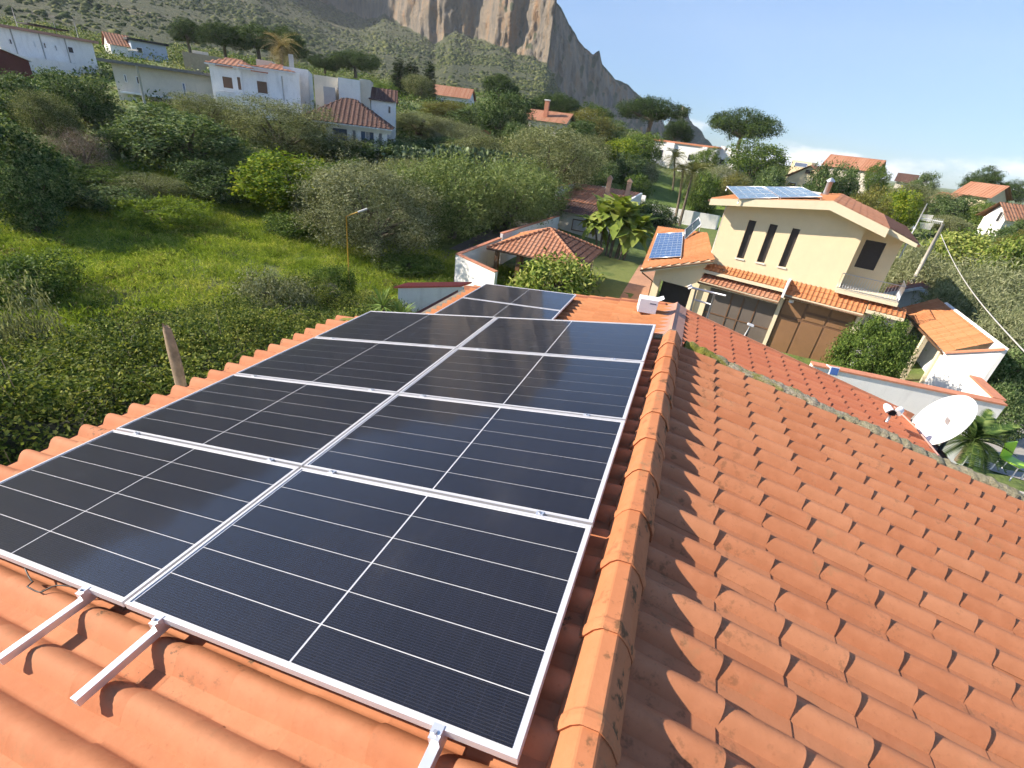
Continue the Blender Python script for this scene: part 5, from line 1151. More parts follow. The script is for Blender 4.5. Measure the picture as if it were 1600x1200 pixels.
def put_tree(key, px, ytop, wpx, D, label, name='tree', cat='tree', group=None, sink=0.0, hs=1.0, base=None):
    cm, tm, W0, H0 = PROTO[key]; P = at(px, ytop, D); g = gz(P[0], P[1]) if base is None else base
    l, r_ = at(px - wpx / 2, ytop, D), at(px + wpx / 2, ytop, D); wd = np.linalg.norm((r_ - l)[:2]); H = max(1.0, P[2] - g + sink)
    sx = wd / W0 * 1.24; sz = H / H0 * hs * 1.06
    o = thing(name, label, cat, (P[0], P[1], g - sink), rng.uniform(0, 6.28), group); o.scale = (sx, sx, sz)
    obj('trunk', tm, o); obj('crown', cm, o); return o
TREES = [
 # left: field edge and below the white houses
 ('dark1', 15, 118, 110, 60, 'dark green tree at the left edge below the maroon building'), ('olive3', 62, 150, 90, 56, 'grey green olive at far left in front of a dark tree'),
 ('dark2', 112, 112, 105, 66, 'dark leafy tree below the long white house'), ('dry1', 118, 205, 84, 50, 'bare brownish shrub with dry twigs at the left'),
 ('yel1', 90, 165, 60, 58, 'yellowish bush between olive and dry shrub at left'), ('dark1', 205, 186, 100, 56, 'dark evergreen tree on the left field edge, left of the biggest one'),
 ('dark2', 285, 172, 175, 54, 'biggest dark glossy tree on the left field edge'), ('olive1', 322, 150, 95, 64, 'grey olive crown directly under the white house balcony'),
 ('olive1', 437, 160, 145, 58, 'tall rounded olive tree in front of the white house'), ('lemon', 462, 244, 165, 45, 'bright yellow green citrus bush beside the field'),
 ('green1', 535, 250, 70, 48, 'small mid green tree right of the citrus bush'), ('olive2', 585, 258, 200, 37, 'big grey olive tree behind the near yellow street lamp'),
 ('pepper1', 712, 250, 150, 44, 'drooping green pepper tree beside the big grey olive'), ('pepper2', 800, 252, 130, 48, 'drooping green tree at the right end of the street row'),
 ('pepper1', 845, 275, 80, 54, 'smaller drooping tree over the street by the outbuilding'), ('olive3', 640, 255, 90, 50, 'olive crown between big olive and pepper tree'),
 ('olive1', 655, 178, 110, 78, 'rounded olive right of the brown roof villa'), ('olive2', 715, 190, 80, 74, 'paler olive left of the dark tree group'),
 ('dark1', 790, 148, 80, 88, 'tall dark tree left of the orange roof house'), ('dark2', 745, 165, 80, 92, 'dark tree behind the paler olive'),
 ('yel1', 695, 158, 65, 95, 'yellowish tree below the red roof cottage'), ('olive1', 872, 203, 135, 64, 'large olive below the orange roof house'), 
 ('cypress', 672, 95, 18, 120, 'single slim cypress on the hillside'), ('cypress', 625, 92, 26, 125, 'left cypress of a dark pair on the hillside'), ('cypress', 643, 96, 28, 122, 'right cypress of a dark pair on the hillside'),
 ('olive3', 655, 120, 45, 118, 'grey tree at the foot of the cypresses'), ('green1', 565, 122, 60, 105, 'light green tree behind the villa'), ('green1', 600, 130, 40, 100, 'small green tree right behind the villa'),
 ('pine2', 290, 33, 55, 150, 'leftmost pine of the group behind the white house'), ('pine1', 345, 38, 70, 140, 'second pine from left behind the white house'), ('pine1', 400, 42, 80, 140, 'third pine from left behind the white house'), ('pine2', 447, 46, 60, 140, 'rightmost pine of the group behind the white house'),
 ('pine2', 505, 88, 50, 150, 'small pine above the villa roof, left'), ('pine1', 555, 82, 70, 150, 'broad pine above the villa roof, right'),
 ('pine2', 785, 120, 52, 128, 'dark pine on the slope above the tall dark tree'), ('pine1', 878, 150, 62, 125, 'round pine behind the orange roof house'), ('pine2', 840, 155, 36, 130, 'small dark tree left of the chimney'),
 ('yel1', 925, 175, 75, 112, 'yellowish green tree right of the orange roof house'), ('green1', 935, 165, 50, 130, 'green tree top under the shaded mountain flank'), ('dark1', 905, 190, 55, 100, 'dark tree by the orange roof gable'),
 ('pine3', 1022, 158, 98, 128, 'broad stone pine left of the long white house'), ('pine2', 1065, 190, 45, 140, 'small pine behind the long white house'), ('dark2', 955, 185, 60, 118, 'dark tree between yellowish tree and stone pine'),
 ('lemon', 970, 218, 60, 95, 'bright green tree at the edge of the green garden'), ('green1', 1005, 208, 60, 105, 'green tree before the long white house corner'), ('dark1', 945, 255, 45, 82, 'dark tree on the street end'), ('dark2', 985, 240, 50, 92, 'dark green shrub tree in the green garden'),
 ('olive3', 925, 215, 60, 90, 'grey olive above the street end'),
 ('pine3', 1170, 178, 100, 125, 'tall umbrella pine against the sky'), ('green1', 1190, 222, 88, 112, 'rounded green tree under the umbrella pine'), ('olive2', 1140, 262, 70, 98, 'grey shrub tree right of the palms'), ('yel1', 1155, 275, 50, 92, 'yellowish shrub behind the yellow house roof'), 
 ('dark1', 1293, 262, 52, 72, 'left one of two dark round trees behind the yellow house'), ('dark2', 1335, 258, 62, 76, 'right one of two dark round trees behind the yellow house'),
 ('green1', 1380, 258, 40, 120, 'green tree behind the cream gable house'), ('yel1', 1372, 298, 72, 66, 'yellow green shrub left of the antenna'), ('lemon', 1420, 300, 60, 72, 'bright shrub behind the antenna'), ('olive3', 1425, 290, 60, 90, 'grey green tree under the skyline house'),
 ('dark1', 1450, 272, 46, 150, 'dark tree on the skyline at right'), ('olive1', 1470, 300, 60, 95, 'olive left of the terracotta house'), ('dark2', 1500, 305, 70, 88, 'dark bush before the terracotta house'), ('pine2', 1545, 264, 56, 150, 'pine on the skyline at far right'), ('pine1', 1590, 285, 60, 150, 'dark pine at the right edge of the skyline'),
 ('fig', 1520, 368, 110, 58, 'broad leaved fig bush right of the antenna pole'), ('fig', 1585, 375, 70, 55, 'fig bush at the right edge'), ('olive2', 1440, 385, 70, 55, 'grey olive bush beside the balcony'), ('dark1', 1600, 345, 60, 66, 'dark shrub below the white gable house'),
 ('olive3', 1490, 340, 70, 76, 'olive shrub behind the antenna pole'),
 ('green1', 150, 262, 110, 47, 'mid green tree at the far field edge below the dry shrub'), ('olive1', 225, 275, 110, 46, 'grey olive at the far field edge left of the long grass'), ('dark1', 335, 255, 110, 48, 'dark leafy tree at the far field edge left of the citrus'), ('dark2', 60, 245, 130, 47, 'dark leafy tree at the far field edge near the left border'), ('pepper1', 390, 235, 90, 52, 'soft green tree just left of the citrus bush'), ('olive1', 505, 205, 100, 60, 'olive left of the villa steps'), ('green1', 610, 225, 70, 66, 'green tree right of the villa columns'), ('dark1', 690, 215, 80, 70, 'dark tree behind the prickly pears'), ('pepper2', 900, 235, 80, 72, 'soft green tree at the end of the street'),
 ('dark1', -8, 185, 170, 41, 'tall dark tree cut by the left border above the field'), ('dark2', 20, 255, 120, 38, 'dark leafy tree at the left border, closest to the field'), ('dark2', 1258, 290, 40, 90, 'dark shrub under the cream gable'), ('green1', 1312, 280, 44, 84, 'green crown between the two dark round trees'), ('olive2', 1400, 306, 60, 84, 'pale olive below the brown roof house'), ('green1', 1555, 318, 60, 84, 'green tree over the corner of the terracotta house'), ('dark1', 1478, 318, 56, 100, 'dark crown at the left end of the terracotta house'), ('yel1', 1590, 362, 50, 60, 'yellowish shrub at the right edge beneath the white gable house'), ('green1', 1105, 232, 40, 112, 'green crown before the long white house, right part'), ('dark2', 1215, 262, 50, 100, 'dark crown left of the steel flue'), ('olive1', 370, 175, 80, 66, 'olive below the dark brown windows of the white house'), ('green1', 250, 160, 60, 68, 'green crown below the beige house'), ('dark1', 160, 165, 70, 66, 'dark crown below the beige house corner'), ('olive2', 55, 215, 90, 52, 'pale olive shrub left of the dry bush'), ('pepper2', 660, 268, 110, 42, 'drooping tree between big olive and pepper tree'), ('olive2', 505, 275, 90, 42, 'olive right behind the citrus bush'), ('olive3', 750, 215, 90, 66, 'olive crown above the prickly pears'), ('dark2', 820, 195, 60, 80, 'dark crown left under the orange roof house'),
]
for k, px, yt, w, D, lb in TREES: put_tree(k, px, yt, w, D, lb, {'cypress': 'cypress_tree', 'pine1': 'pine_tree', 'pine2': 'pine_tree', 'pine3': 'pine_tree', 'olive1': 'olive_tree', 'olive2': 'olive_tree', 'olive3': 'olive_tree'}.get(k, 'tree'))
BUSH = [('bush1', 45, 262, 130, 44, 'dark shrub at the left edge of the field'), ('bush1', 150, 290, 140, 44, 'dark shrub below the dry bush'), ('grassy', 245, 312, 140, 41, 'long grass mound before the dark trees'), ('bush1', 340, 285, 90, 47, 'dark shrub under the biggest dark tree'),
 ('bush3', -2, 452, 150, 16, 'greyish bush cut by the left edge'), ('bush2', 20, 405, 170, 27, 'weedy green bush at the left of the field'), ('bush1', 575, 215, 90, 62, 'dark clipped hedge bush before the villa'), ('bush1', 540, 222, 60, 60, 'dark hedge bush left of the villa steps'), ('bush1', 625, 225, 60, 62, 'dark hedge bush right of the villa'),
 ('bush2', 455, 335, 80, 40, 'low green bush below the citrus'), ('bush2', 640, 400, 90, 34, 'green bush by the street under the olive'), ('bush2', 1000, 275, 40, 84, 'green bush in the green garden'), ('bush3', 1010, 255, 40, 96, 'grey bush in the green garden'), ('bush1', 1030, 318, 60, 70, 'dark bush behind the white wall'), ('bush1', 985, 312, 60, 70, 'dark bush beyond the outbuilding'),
 ('bush2', 520, 418, 60, 27, 'green bush left of the lamp post foot'), ('bush3', 430, 425, 110, 22, 'greyish bush near the lamp'), ('bush2', 1105, 272, 50, 88, 'green shrub by the long white house'), ('bush1', 1190, 285, 60, 60, 'dark shrub behind the rooftop panels'),
 ('reed', 1460, 402, 130, 48, 'feathery reed thicket behind the lean-to, upper left'), ('reed', 1560, 420, 150, 44, 'feathery reed thicket right of the guy wire'), ('reed', 1530, 455, 150, 38, 'feathery reed thicket beside the lean-to roof'), ('reed', 1610, 490, 140, 33, 'feathery reed thicket at the right edge'), ('bush1', 1600, 540, 110, 30, 'dark bush at the right edge beside the white end wall'), ('bush1', 1590, 610, 90, 24, 'dark shrub right of the boundary wall corner')]
for k, px, yt, w, D, lb in BUSH: put_tree(k, px, yt, w, D, lb, 'reed_thicket' if k == 'reed' else 'bush', 'reeds' if k == 'reed' else 'bush')
put_tree('round', 1383, 508, 118, 24.5, 'round clipped green bush in front of the brown garage door', 'round_bush', 'bush', base=-3.2)
put_tree('fig', 872, 404, 112, 29, 'broad leaved frangipani bush just beyond the lower roof', 'frangipani_bush', 'bush', base=-3.9)

def thicket():
    """brambles and ivy filling the strip between the eave and the field"""
    r = np.random.default_rng(77); n = 6400; C = []
    ctl = [(-5.4, -3, -1.2), (-5.4, 0, -1.2), (-5.4, 3, -1.2), (-5.4, 6, -1.4), (-5.4, 9, -1.8), (-5.6, 12, -2.2), (-6.8, 1, .6), (-6.9, 4, .4), (-6.8, 7, .0), (-8.6, -2, 1.6), (-8.4, 1.5, 1.7), (-8.8, 4.6, 1.5), (-9.0, 7.5, .8), (-9.0, 10, .0), (-10.6, 2.6, 1.2), (-11, 5.5, .7), (-11.3, 8.5, .2), (-11.5, 11, -.5), (-13.2, 4, .2), (-13.6, 7.5, -.3), (-13.8, 10.8, -.8), (-11.5, 13.5, -1.7), (-8.5, 13, -1.9), (-15.6, 6.4, -1.2), (-15.8, 9.5, -1.6), (-16, 2, -.9), (-18, 4, -3.0), (-18, 8, -3.0), (-17, 12, -3.2), (-14, 14, -2.9), (-9, 17, -2.8), (-20, 0, -3)]
    ctl = np.array(ctl); xy = np.stack([r.uniform(-19, -5.15, n * 3), r.uniform(-4, 18, n * 3)], 1)
    w = 1 / (np.linalg.norm(xy[:, None] - ctl[None, :, :2], axis=-1) ** 4 + .02); zt = (w * ctl[:, 2]).sum(1) / w.sum(1)
    g = _g(xy[:, 0], xy[:, 1]); P3 = np.column_stack([xy, zt]); zt = zt + (fbm(P3 / 1.5, 4, 41) * 1.25 + fbm(P3 / 3.4, 2, 47) * .9)
    keep = (zt > g + .15) & (xy[:, 1] > -3) ; xy, zt = xy[keep][:n], zt[keep][:n]; m_ = len(xy); per = 74
    ii = np.repeat(np.arange(m_), per); cen = np.column_stack([xy, zt])[ii] + r.normal(size=(m_ * per, 3)) * np.array([.20, .20, .15])
    N = unit(r.normal(size=(m_ * per, 3)) * .75 + np.array([-.1, 0, .8])); me = quads_mesh('bramble_thicket', leaves(cen, N, .066 * r.uniform(.6, 1.5, (m_ * per, 1)), .045, r), BRAM)
    o = obj('bramble_thicket', me); tag(o, 'dense bramble thicket filling the strip between eave and field', 'brambles'); kind(o, 'stuff')
    k = r.choice(m_, 520); b = MB()
    for i in k:
        p = np.array([xy[i, 0], xy[i, 1], zt[i]]); d = unit(np.array([r.normal(0, .6), r.normal(0, .6), .7])); L = r.uniform(.3, .9)
        b.tube([p - d * .2, p + d * L * .5, p + d * L + np.array([0, 0, -.12])], .007, 4, .003, False)
    o = b.build('bramble_canes', DRY); tag(o, 'dry brown bramble canes poking out of the thicket', 'canes'); kind(o, 'stuff')
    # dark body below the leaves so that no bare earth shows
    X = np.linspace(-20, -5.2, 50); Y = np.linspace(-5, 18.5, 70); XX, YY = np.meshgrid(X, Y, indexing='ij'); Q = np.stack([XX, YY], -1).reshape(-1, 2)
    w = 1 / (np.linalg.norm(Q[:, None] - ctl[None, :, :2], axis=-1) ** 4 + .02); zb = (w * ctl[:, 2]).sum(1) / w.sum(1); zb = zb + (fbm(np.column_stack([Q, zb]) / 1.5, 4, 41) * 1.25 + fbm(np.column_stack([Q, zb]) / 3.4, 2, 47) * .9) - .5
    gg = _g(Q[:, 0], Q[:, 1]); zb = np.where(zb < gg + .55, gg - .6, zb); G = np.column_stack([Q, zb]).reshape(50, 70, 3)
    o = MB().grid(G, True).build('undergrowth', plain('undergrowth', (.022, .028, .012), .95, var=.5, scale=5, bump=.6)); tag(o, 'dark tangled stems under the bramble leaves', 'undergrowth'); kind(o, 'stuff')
thicket()

def field_weeds():
    r = np.random.default_rng(78); n = 6200
    xy = np.stack([r.uniform(-46, -8, n * 2), r.uniform(4, 34, n * 2)], 1); f = fbm(np.column_stack([xy, xy[:, :1] * 0]) / 5.0, 3, 51)
    xy = xy[f + r.normal(0, .2, n * 2) > -.6][:n]; g = _g(xy[:, 0], xy[:, 1]); hh = .18 + .35 * np.clip(fbm(np.column_stack([xy, xy[:, :1] * 0]) / 3.0, 3, 61)[:] + .2, 0, 1)
    m_ = len(xy); per = 52; ii = np.repeat(np.arange(m_), per); c = np.column_stack([xy, g + hh * .5 + .05])[ii] + r.normal(size=(m_ * per, 3)) * np.column_stack([np.full(m_ * per, .32), np.full(m_ * per, .32), hh[ii] * .35])
    N = unit(r.normal(size=(m_ * per, 3)) * np.array([1, 1, .45])); me = quads_mesh('field_weeds', leaves(c, N, .26, .034, r, droop=-1.1), WEED)
    o = obj('field_weeds', me); tag(o, 'bright green weeds and grass covering the sunny field', 'weeds'); kind(o, 'stuff')
field_weeds()
def tufts():
    r = np.random.default_rng(79); n = 900; xy = np.stack([r.uniform(-44, -13, n), r.uniform(5, 30, n)], 1); f = fbm(np.column_stack([xy, xy[:, :1] * 0]) / 7.0, 3, 71); xy = xy[f > -.1]; n = len(xy)
    g = _g(xy[:, 0], xy[:, 1]); R_ = r.uniform(.25, .75, n); per = 90; ii = np.repeat(np.arange(n), per); d = unit(r.normal(size=(n * per, 3))); d[:, 2] = np.abs(d[:, 2])
    c = np.column_stack([xy, g])[ii] + d * R_[ii][:, None] * r.uniform(.5, 1, (n * per, 1)) * np.array([1.1, 1.1, .8]); N = unit(d + r.normal(size=(n * per, 3)) * .7); q = r.random(n)[ii]
    for mt, nm, lb, sel in ((YELG, 'yellow_tufts', 'yellowish tufts scattered over the sunny field', q < .35), (GREEN, 'green_tufts', 'darker green weed clumps scattered over the sunny field', q >= .35)):
        o = obj(nm, quads_mesh(nm, leaves(c[sel], N[sel], .16, .06, r), mt)); tag(o, lb, 'weeds'); kind(o, 'stuff')
tufts()

def maquis():
    r = np.random.default_rng(80); az = np.radians(r.uniform(-75, 34, 5600)); D = 46 + (r.random(5600) ** .9) * 170
    x, y = CAM[0] + D * np.sin(az), CAM[1] + D * np.cos(az)
    ok = ~((x > -19) & (x < 14) & (y < 116)) & ~((np.degrees(az) < -43) & (D < 52)); x, y, D = x[ok], y[ok], D[ok]; g = _g(x, y); n = len(x); per = 56
    S = np.repeat(r.uniform(.5, 1.25, n) * (1 + D / 220), per)[:, None]; ii = np.repeat(np.arange(n), per)
    d = unit(r.normal(size=(n * per, 3))); d[:, 2] = np.abs(d[:, 2]); c = np.column_stack([x, y, g - .1])[ii] + d * S * r.uniform(.6, 1.05, (n * per, 1)) * np.array([1.2, 1.2, 1.0]) + r.normal(size=(n * per, 3)) * .12
    N = unit(d + r.normal(size=(n * per, 3)) * .6); half = r.random(n)[ii] < .5
    for k, (mt, nm, lb, sel) in enumerate(((OLIVE, 'grey_scrub', 'grey green scrub between the houses and trees', half), (GREEN, 'green_scrub', 'mid green scrub between the houses and trees', ~half))):
        o = obj(nm, quads_mesh(nm, leaves(c[sel], N[sel], .24 * S[sel], .15 * S[sel], r), mt)); tag(o, lb, 'scrub'); kind(o, 'stuff')
maquis()

# ------------------------------------------------------------------ plants with large leaves
def blade(L, w, bend, n=5, fold=.25):
    b = MB(); G = []
    for i in range(n + 1):
        t = i / n; hw = w * (math.sin(math.pi * min(1, t * .92 + .06)) ** .8) * .5; x = L * (t - .15 * bend * t * t); z_ = L * (-bend * t * t * .55)
        G.append([(x, -hw, z_ + hw * fold), (x, 0, z_), (x, hw, z_ + hw * fold)])
    return b.grid(G, True)
def fan_plant(name, label, cat, loc, leafmesh, part, n, height, spread, elev, seed, trunks, rr, group=None):
    """trunks topped by rosettes of separate leaves"""
    o = thing(name, label, cat, loc, 0, group); r = random.Random(seed)
    for (tx, ty, th, lean) in trunks:
        top = (tx + lean[0], ty + lean[1], th); MB().tube([(tx, ty, -.4), (tx + lean[0] * .4, ty + lean[1] * .4, th * .5), top], rr, 8, rr * .75).build('trunk', BARK, o)
        for i in range(n):
            a = 2 * math.pi * (i * .382 + r.random() * .08) ; e = math.radians(r.uniform(*elev)); q = obj(part, leafmesh, o); q.location = (top[0], top[1], th - r.uniform(0, .12) * height)
            q.rotation_euler = (r.uniform(-.2, .2), -e, a); k = r.uniform(.75, 1.1); q.scale = (k, k, k)
    return o
strel = blade(2.45, 1.1, .8); sm_ = strel.mesh('leaf', BANA)
P = atz(952, 402, -3.9)
fan_plant('strelitzia', 'tall giant strelitzia clump with broad leaves beside the gazebo', 'plant', (P[0], P[1], -3.9), sm_, 'leaf', 17, 2.6, 1, (-35, 75), 3, [(-.9, 0, 3.4, (-.5, .1)), (-.4, .3, 4.1, (-.2, .2)), (.1, -.2, 3.9, (.1, -.2)), (.5, .2, 3.3, (.5, .1)), (.9, -.1, 2.7, (.7, -.2)), (-.1, .5, 4.5, (0, .3)), (-1.3, .2, 2.6, (-.7, .1)), (.6, .6, 4.0, (.5, .3)), (1.3, .1, 3.3, (.8, 0)), (-1.0, .5, 3.9, (-.6, .2))], .11)
def frond(L, n, w, bend):
    b = MB(); pts = []
    for i in range(n + 1):
        t = i / n; pts.append(np.array([L * (t - .1 * bend * t * t), 0, -bend * L * .6 * t * t + .12 * L * t]))
    b.tube(pts, .022, 4, .006)
    for i in range(1, n + 1):
        t = i / n; c = pts[i]; ln = w * math.sin(math.pi * (t * .85 + .12)) ** .6
        for s_ in (-1, 1): b.poly([c + np.array([-.03, 0, 0]), c + np.array([ln * .55, s_ * ln, ln * .25]), c + np.array([.03, 0, 0])])
    return b
cm_ = frond(1.05, 22, .18, .7).mesh('frond', leaf_mat('cycad_leaf', [(0.02, 0.04, 0.012), (0.045, 0.075, 0.02), (0.10, 0.13, 0.04)], .1, .35))
P = at(1522, 686, 16.5); fan_plant('cycad', 'dark green cycad with stiff arching fronds behind the satellite dish', 'plant', (P[0], P[1], P[2] - .35), cm_, 'frond', 44, .3, 1, (-40, 65), 5, [(0, 0, .35, (0, 0))], .10)
pm_ = frond(3.0, 24, .75, 1.1).mesh('frond', leaf_mat('palm_leaf', [(0.05, 0.06, 0.02), (0.10, 0.11, 0.04), (0.18, 0.17, 0.07)], .2, .5))
for (px, py, D, tx, ty, lb, sd) in ((1054, 350, 75, 1068, 266, 'left palm of two, leaning, with a slim trunk beyond the white wall', 1), (1062, 350, 74, 1083, 268, 'right palm of two, leaning, with a ragged crown', 2), (1055, 285, 100, 1054, 246, 'short palm near the long white house', 6)):
    B_, T_ = at(px, py, D), at(tx, ty, D); h = T_[2] - gz(B_[0], B_[1]); fan_plant('palm_tree', lb, 'palm', (B_[0], B_[1], gz(B_[0], B_[1])), pm_, 'frond', 30, .6, 1, (-45, 55), sd, [(0, 0, h, (T_[0] - B_[0], T_[1] - B_[1]))], .2)
pd_ = frond(2.8, 22, .8, 1.2).mesh('frond', leaf_mat('dry_palm_leaf', [(0.14, 0.11, 0.05), (0.22, 0.175, 0.085), (0.32, 0.27, 0.15)], .2, .6))
B_ = at(440, 92, 84); fan_plant('dry_palm', 'pale dry palm crown in front of the pines', 'palm', (B_[0], B_[1], gz(B_[0], B_[1])), pd_, 'frond', 44, .6, 1, (-60, 70), 9, [(0, 0, at(437, 72, 84)[2] - gz(B_[0], B_[1]), (0, 0))], .25)
yb_ = blade(.75, .07, .25, 4, .5).mesh('leaf', leaf_mat('yucca_leaf', [(0.05, 0.09, 0.02), (0.10, 0.16, 0.035), (0.20, 0.24, 0.08)], .15, .4))
P = at(598, 482, 16.0); fan_plant('yucca', 'spiky green yucca at the corner between the two roofs', 'plant', (P[0], P[1], P[2] - 1.2), yb_, 'leaf', 46, .5, 1, (-25, 85), 11, [(0, 0, 1.3, (0, 0)), (.45, .2, 1.0, (.15, 0))], .09)
def prickly(px, yt, w, D, label, seed):
    P = at(px, yt, D); g = gz(P[0], P[1]); o = thing('prickly_pear', label, 'cactus', (P[0], P[1], g)); r = np.random.default_rng(seed); H = max(2.0, P[2] - g); wd = w / FPX * D * 1.05; n = 230
    C = np.column_stack([r.normal(0, wd * .27, n), r.normal(0, wd * .2, n), r.uniform(.3, 1, n) ** .6 * H]); N = unit(r.normal(size=(n, 3)) * np.array([1, 1, .35])); b = MB()
    for c, nn in zip(C, N):
        t = unit(np.cross(nn, r.normal(size=3))); q = np.cross(nn, t); R_ = r.uniform(.18, .30); ring = [c + (t * math.cos(a) * .68 + q * math.sin(a)) * R_ for a in np.linspace(0, 2 * math.pi, 9)[:-1]]
        b.prism([p - nn * .03 for p in ring], nn * .06)
    kind(b.build('pads', CACT, o), 'stuff'); MB().tube([(0, 0, -.3), (0, 0, H * .5)], .2, 6).build('trunk', BARK, o)
for i, (px, yt, w, D, lb) in enumerate(((655, 232, 80, 58, 'pale prickly pear clump left of the middle above the street trees'), (715, 228, 80, 58, 'pale prickly pear clump in the middle above the street trees'), (775, 236, 75, 58, 'pale prickly pear clump right of the middle above the street trees'))): prickly(px, yt, w, D, lb, 90 + i)

# ------------------------------------------------------------------ small things
def street_lamp(px, base_y, tx, ty, D, hx, label):
    B_ = at(px, base_y, D); T_ = at(tx, ty, D); g = gz(B_[0], B_[1]); o = thing('street_lamp', label, 'street lamp', (B_[0], B_[1], g)); h = T_[2] - g
    off = (T_ - B_)[:2]; e = at(hx[0], hx[1], D) - np.array([B_[0], B_[1], g]); top = np.array([off[0], off[1], h]); k = top + (e - top) * .55
    MB().tube([(0, 0, -.3), (off[0] * .5, off[1] * .5, h * .5), top], .034, 8, .028).build('post', YELLOW, o); MB().tube([top, k], .026, 8).build('arm', YELLOW, o)
    d = unit(e - k); s_ = unit(np.cross(d, (0, 0, 1))); u_ = np.cross(s_, d); MB().obox((k + e) / 2, d * np.linalg.norm(e - k) / 2, s_ * .09, u_ * .035).build('lamp_head', GREYW, o)
street_lamp(547, 470, 541, 338, 27.5, (574, 326), 'yellow street lamp in front of the big grey olive')
street_lamp(902, 312, 906, 281, 66, (890, 268), 'yellow street lamp behind the red roofed outbuilding')

def wood_post():
    T_, B_ = at(258, 511, 6.1), at(284, 607, 6.1); o = thing('wooden_post', 'weathered broken wooden post standing at the eave', 'post', (B_[0], B_[1], 1.6)); b = MB(); r = np.random.default_rng(4)
    h = T_[2] - 1.6; G = []
    for i in range(9):
        t = i / 8; w = .062 + r.normal(0, .006); G.append([(w * math.cos(a) * (1.25 if abs(math.cos(a)) > .5 else 1) + r.normal(0, .006), w * .7 * math.sin(a) + r.normal(0, .006), -.3 + (h + .3) * t + (r.normal(0, .02) if i == 8 else 0)) for a in np.linspace(0, 2 * math.pi, 11)])
        G[-1][-1] = G[-1][0]
    b.grid(G, True, True); b.poly(G[-1][:-1][::-1]); b.build('post', plain('grey_wood', (.27, .19, .12), .95, var=.4, scale=14, bump=.8), o)
    b = MB().prism([(-.10, -.02, .75), (-.17, .0, .88), (-.13, .0, 1.08), (-.05, 0, .95)], (0, .03, 0)); b.build('splinter', plain('pale_wood', (.42, .33, .22), .95, scale=14), o)
wood_post()

def dish():
    c = at(1470, 656, 9.6); nrm = unit(np.array([-.90, -.06, .43])); o = thing('satellite_dish', 'large white satellite dish beyond the right roof verge', 'satellite dish', (c[0] + .15, c[1], gz(c[0], c[1]))); B_ = np.array(o.location)
    up = unit(np.array([0, 0, 1.]) - nrm * nrm[2]); sd = np.cross(up, nrm); R_ = .50; G = []
    for i in range(8):
        q = i / 7; G.append([c - B_ + (sd * math.cos(a) * .93 + up * math.sin(a)) * R_ * q + nrm * (.10 * q * q - .10) for a in np.linspace(0, 2 * math.pi, 41)])
    G.append([np.array(p) - nrm * .02 for p in G[-1]]); MB().grid(G, True).build('reflector', plain('dish_white', (.80, .80, .79), .5, var=.03), o)
    pb = c - B_ - nrm * .12; MB().tube([(pb[0] + .12, pb[1], 0), (pb[0] + .12, pb[1], pb[2] + .1)], .03, 8).build('mast', ALU_D, o); MB().obox(pb + np.array([.06, 0, 0]), np.array([.08, 0, 0]), np.array([0, .07, 0]), np.array([0, 0, .1])).build('bracket', ALU_D, o)
    tip = c - B_ + nrm * .16 - up * .56; MB().tube([c - B_ - up * .52, tip], .014, 6).build('feed_arm', GREYW, o); MB().tube([tip, tip + unit(c - B_ - tip) * .12], .035, 10).build('receiver', GREYW, o)
dish()

def carton():
    P = low_L.P(.50, 7.85, .075); o = thing('white_box', 'white carton with an open flap on the far roof beside the ridge cap', 'box', tuple(P), math.radians(10)); M_ = plain('white_card', (.74, .74, .75), .7, var=.03)
    t_ = low_L.n; b = MB().box((-.16, -.13, 0.0), (.16, .13, .25)); b.build('carton', M_, o, .004)
    MB().prism([(.16, -.12, .242), (.16, .12, .242), (.25, .10, .295), (.25, -.10, .295)], (0, 0, .006)).build('flap', M_, o); MB().box((.02, -.1325, .175), (.13, -.1302, .195)).build('print', plain('print_grey', (.12, .12, .16), .7), o)
carton()
def frame_stand():
    P = at(1085, 492, 9.6); o = thing('pipe_frame', 'grey metal pipe frame standing behind the far roof edge', 'frame', (P[0], P[1], 1.2)); B_ = np.array(o.location); b1 = MB()
    q = lambda a, c: at(a, c, 9.6) - B_
    for a, c, d_, e in ((1088, 452, 1078, 500), (1117, 458, 1102, 512)):
        top, bt = q(a, c), q(d_, e); bt = bt.copy(); bt[2] -= 1.2; MB().tube([bt, top], .02, 8).build('upright', ALU_D, o)
    MB().tube([q(1078, 449), q(1134, 462)], .02, 8).build('crossbar', ALU_D, o); MB().tube([q(1084, 468), q(1112, 476)], .017, 8).build('crossbar', ALU_D, o); MB().tube([q(1077, 446), q(1079, 450)], .045, 8).build('end_knob', METAL_W, o)
frame_stand()
def small_lamp():
    P = at(1162, 522, 10.4); o = thing('wall_spotlight', 'small white spotlight on a stalk before the taupe shutter', 'lamp', (P[0], P[1], P[2] - .8)); MB().tube([(0, 0, 0), (.03, 0, .8), (.06, 0, 1.0)], .012, 6).build('stalk', METAL_W, o); MB().obox((.06, 0, 1.02), (.06, 0, -.012), (0, .03, 0), (0.005, 0, .018)).build('head', METAL_W, o)
small_lamp()
def flood():
    P = low_R.P(3.62, 7.35, .09); o = thing('floodlight', 'twin white floodlight mounted on the lower red roof', 'lamp', tuple(P)); MB().tube([(0, 0, 0), (0, 0, .2)], .02, 8).build('stem', ALU_D, o)
    for s_, nm in ((-1, 'head'), (1, 'head')): MB().tube([(s_ * .05, -.04, .2), (s_ * .09, 0.02, .24), (s_ * .11, .06, .26)], [.058, .054, .03], 12).build(nm, METAL_W, o)
    MB().box((-.04, -.04, .14), (.04, .04, .22)).build('sensor', DARK, o)
flood()
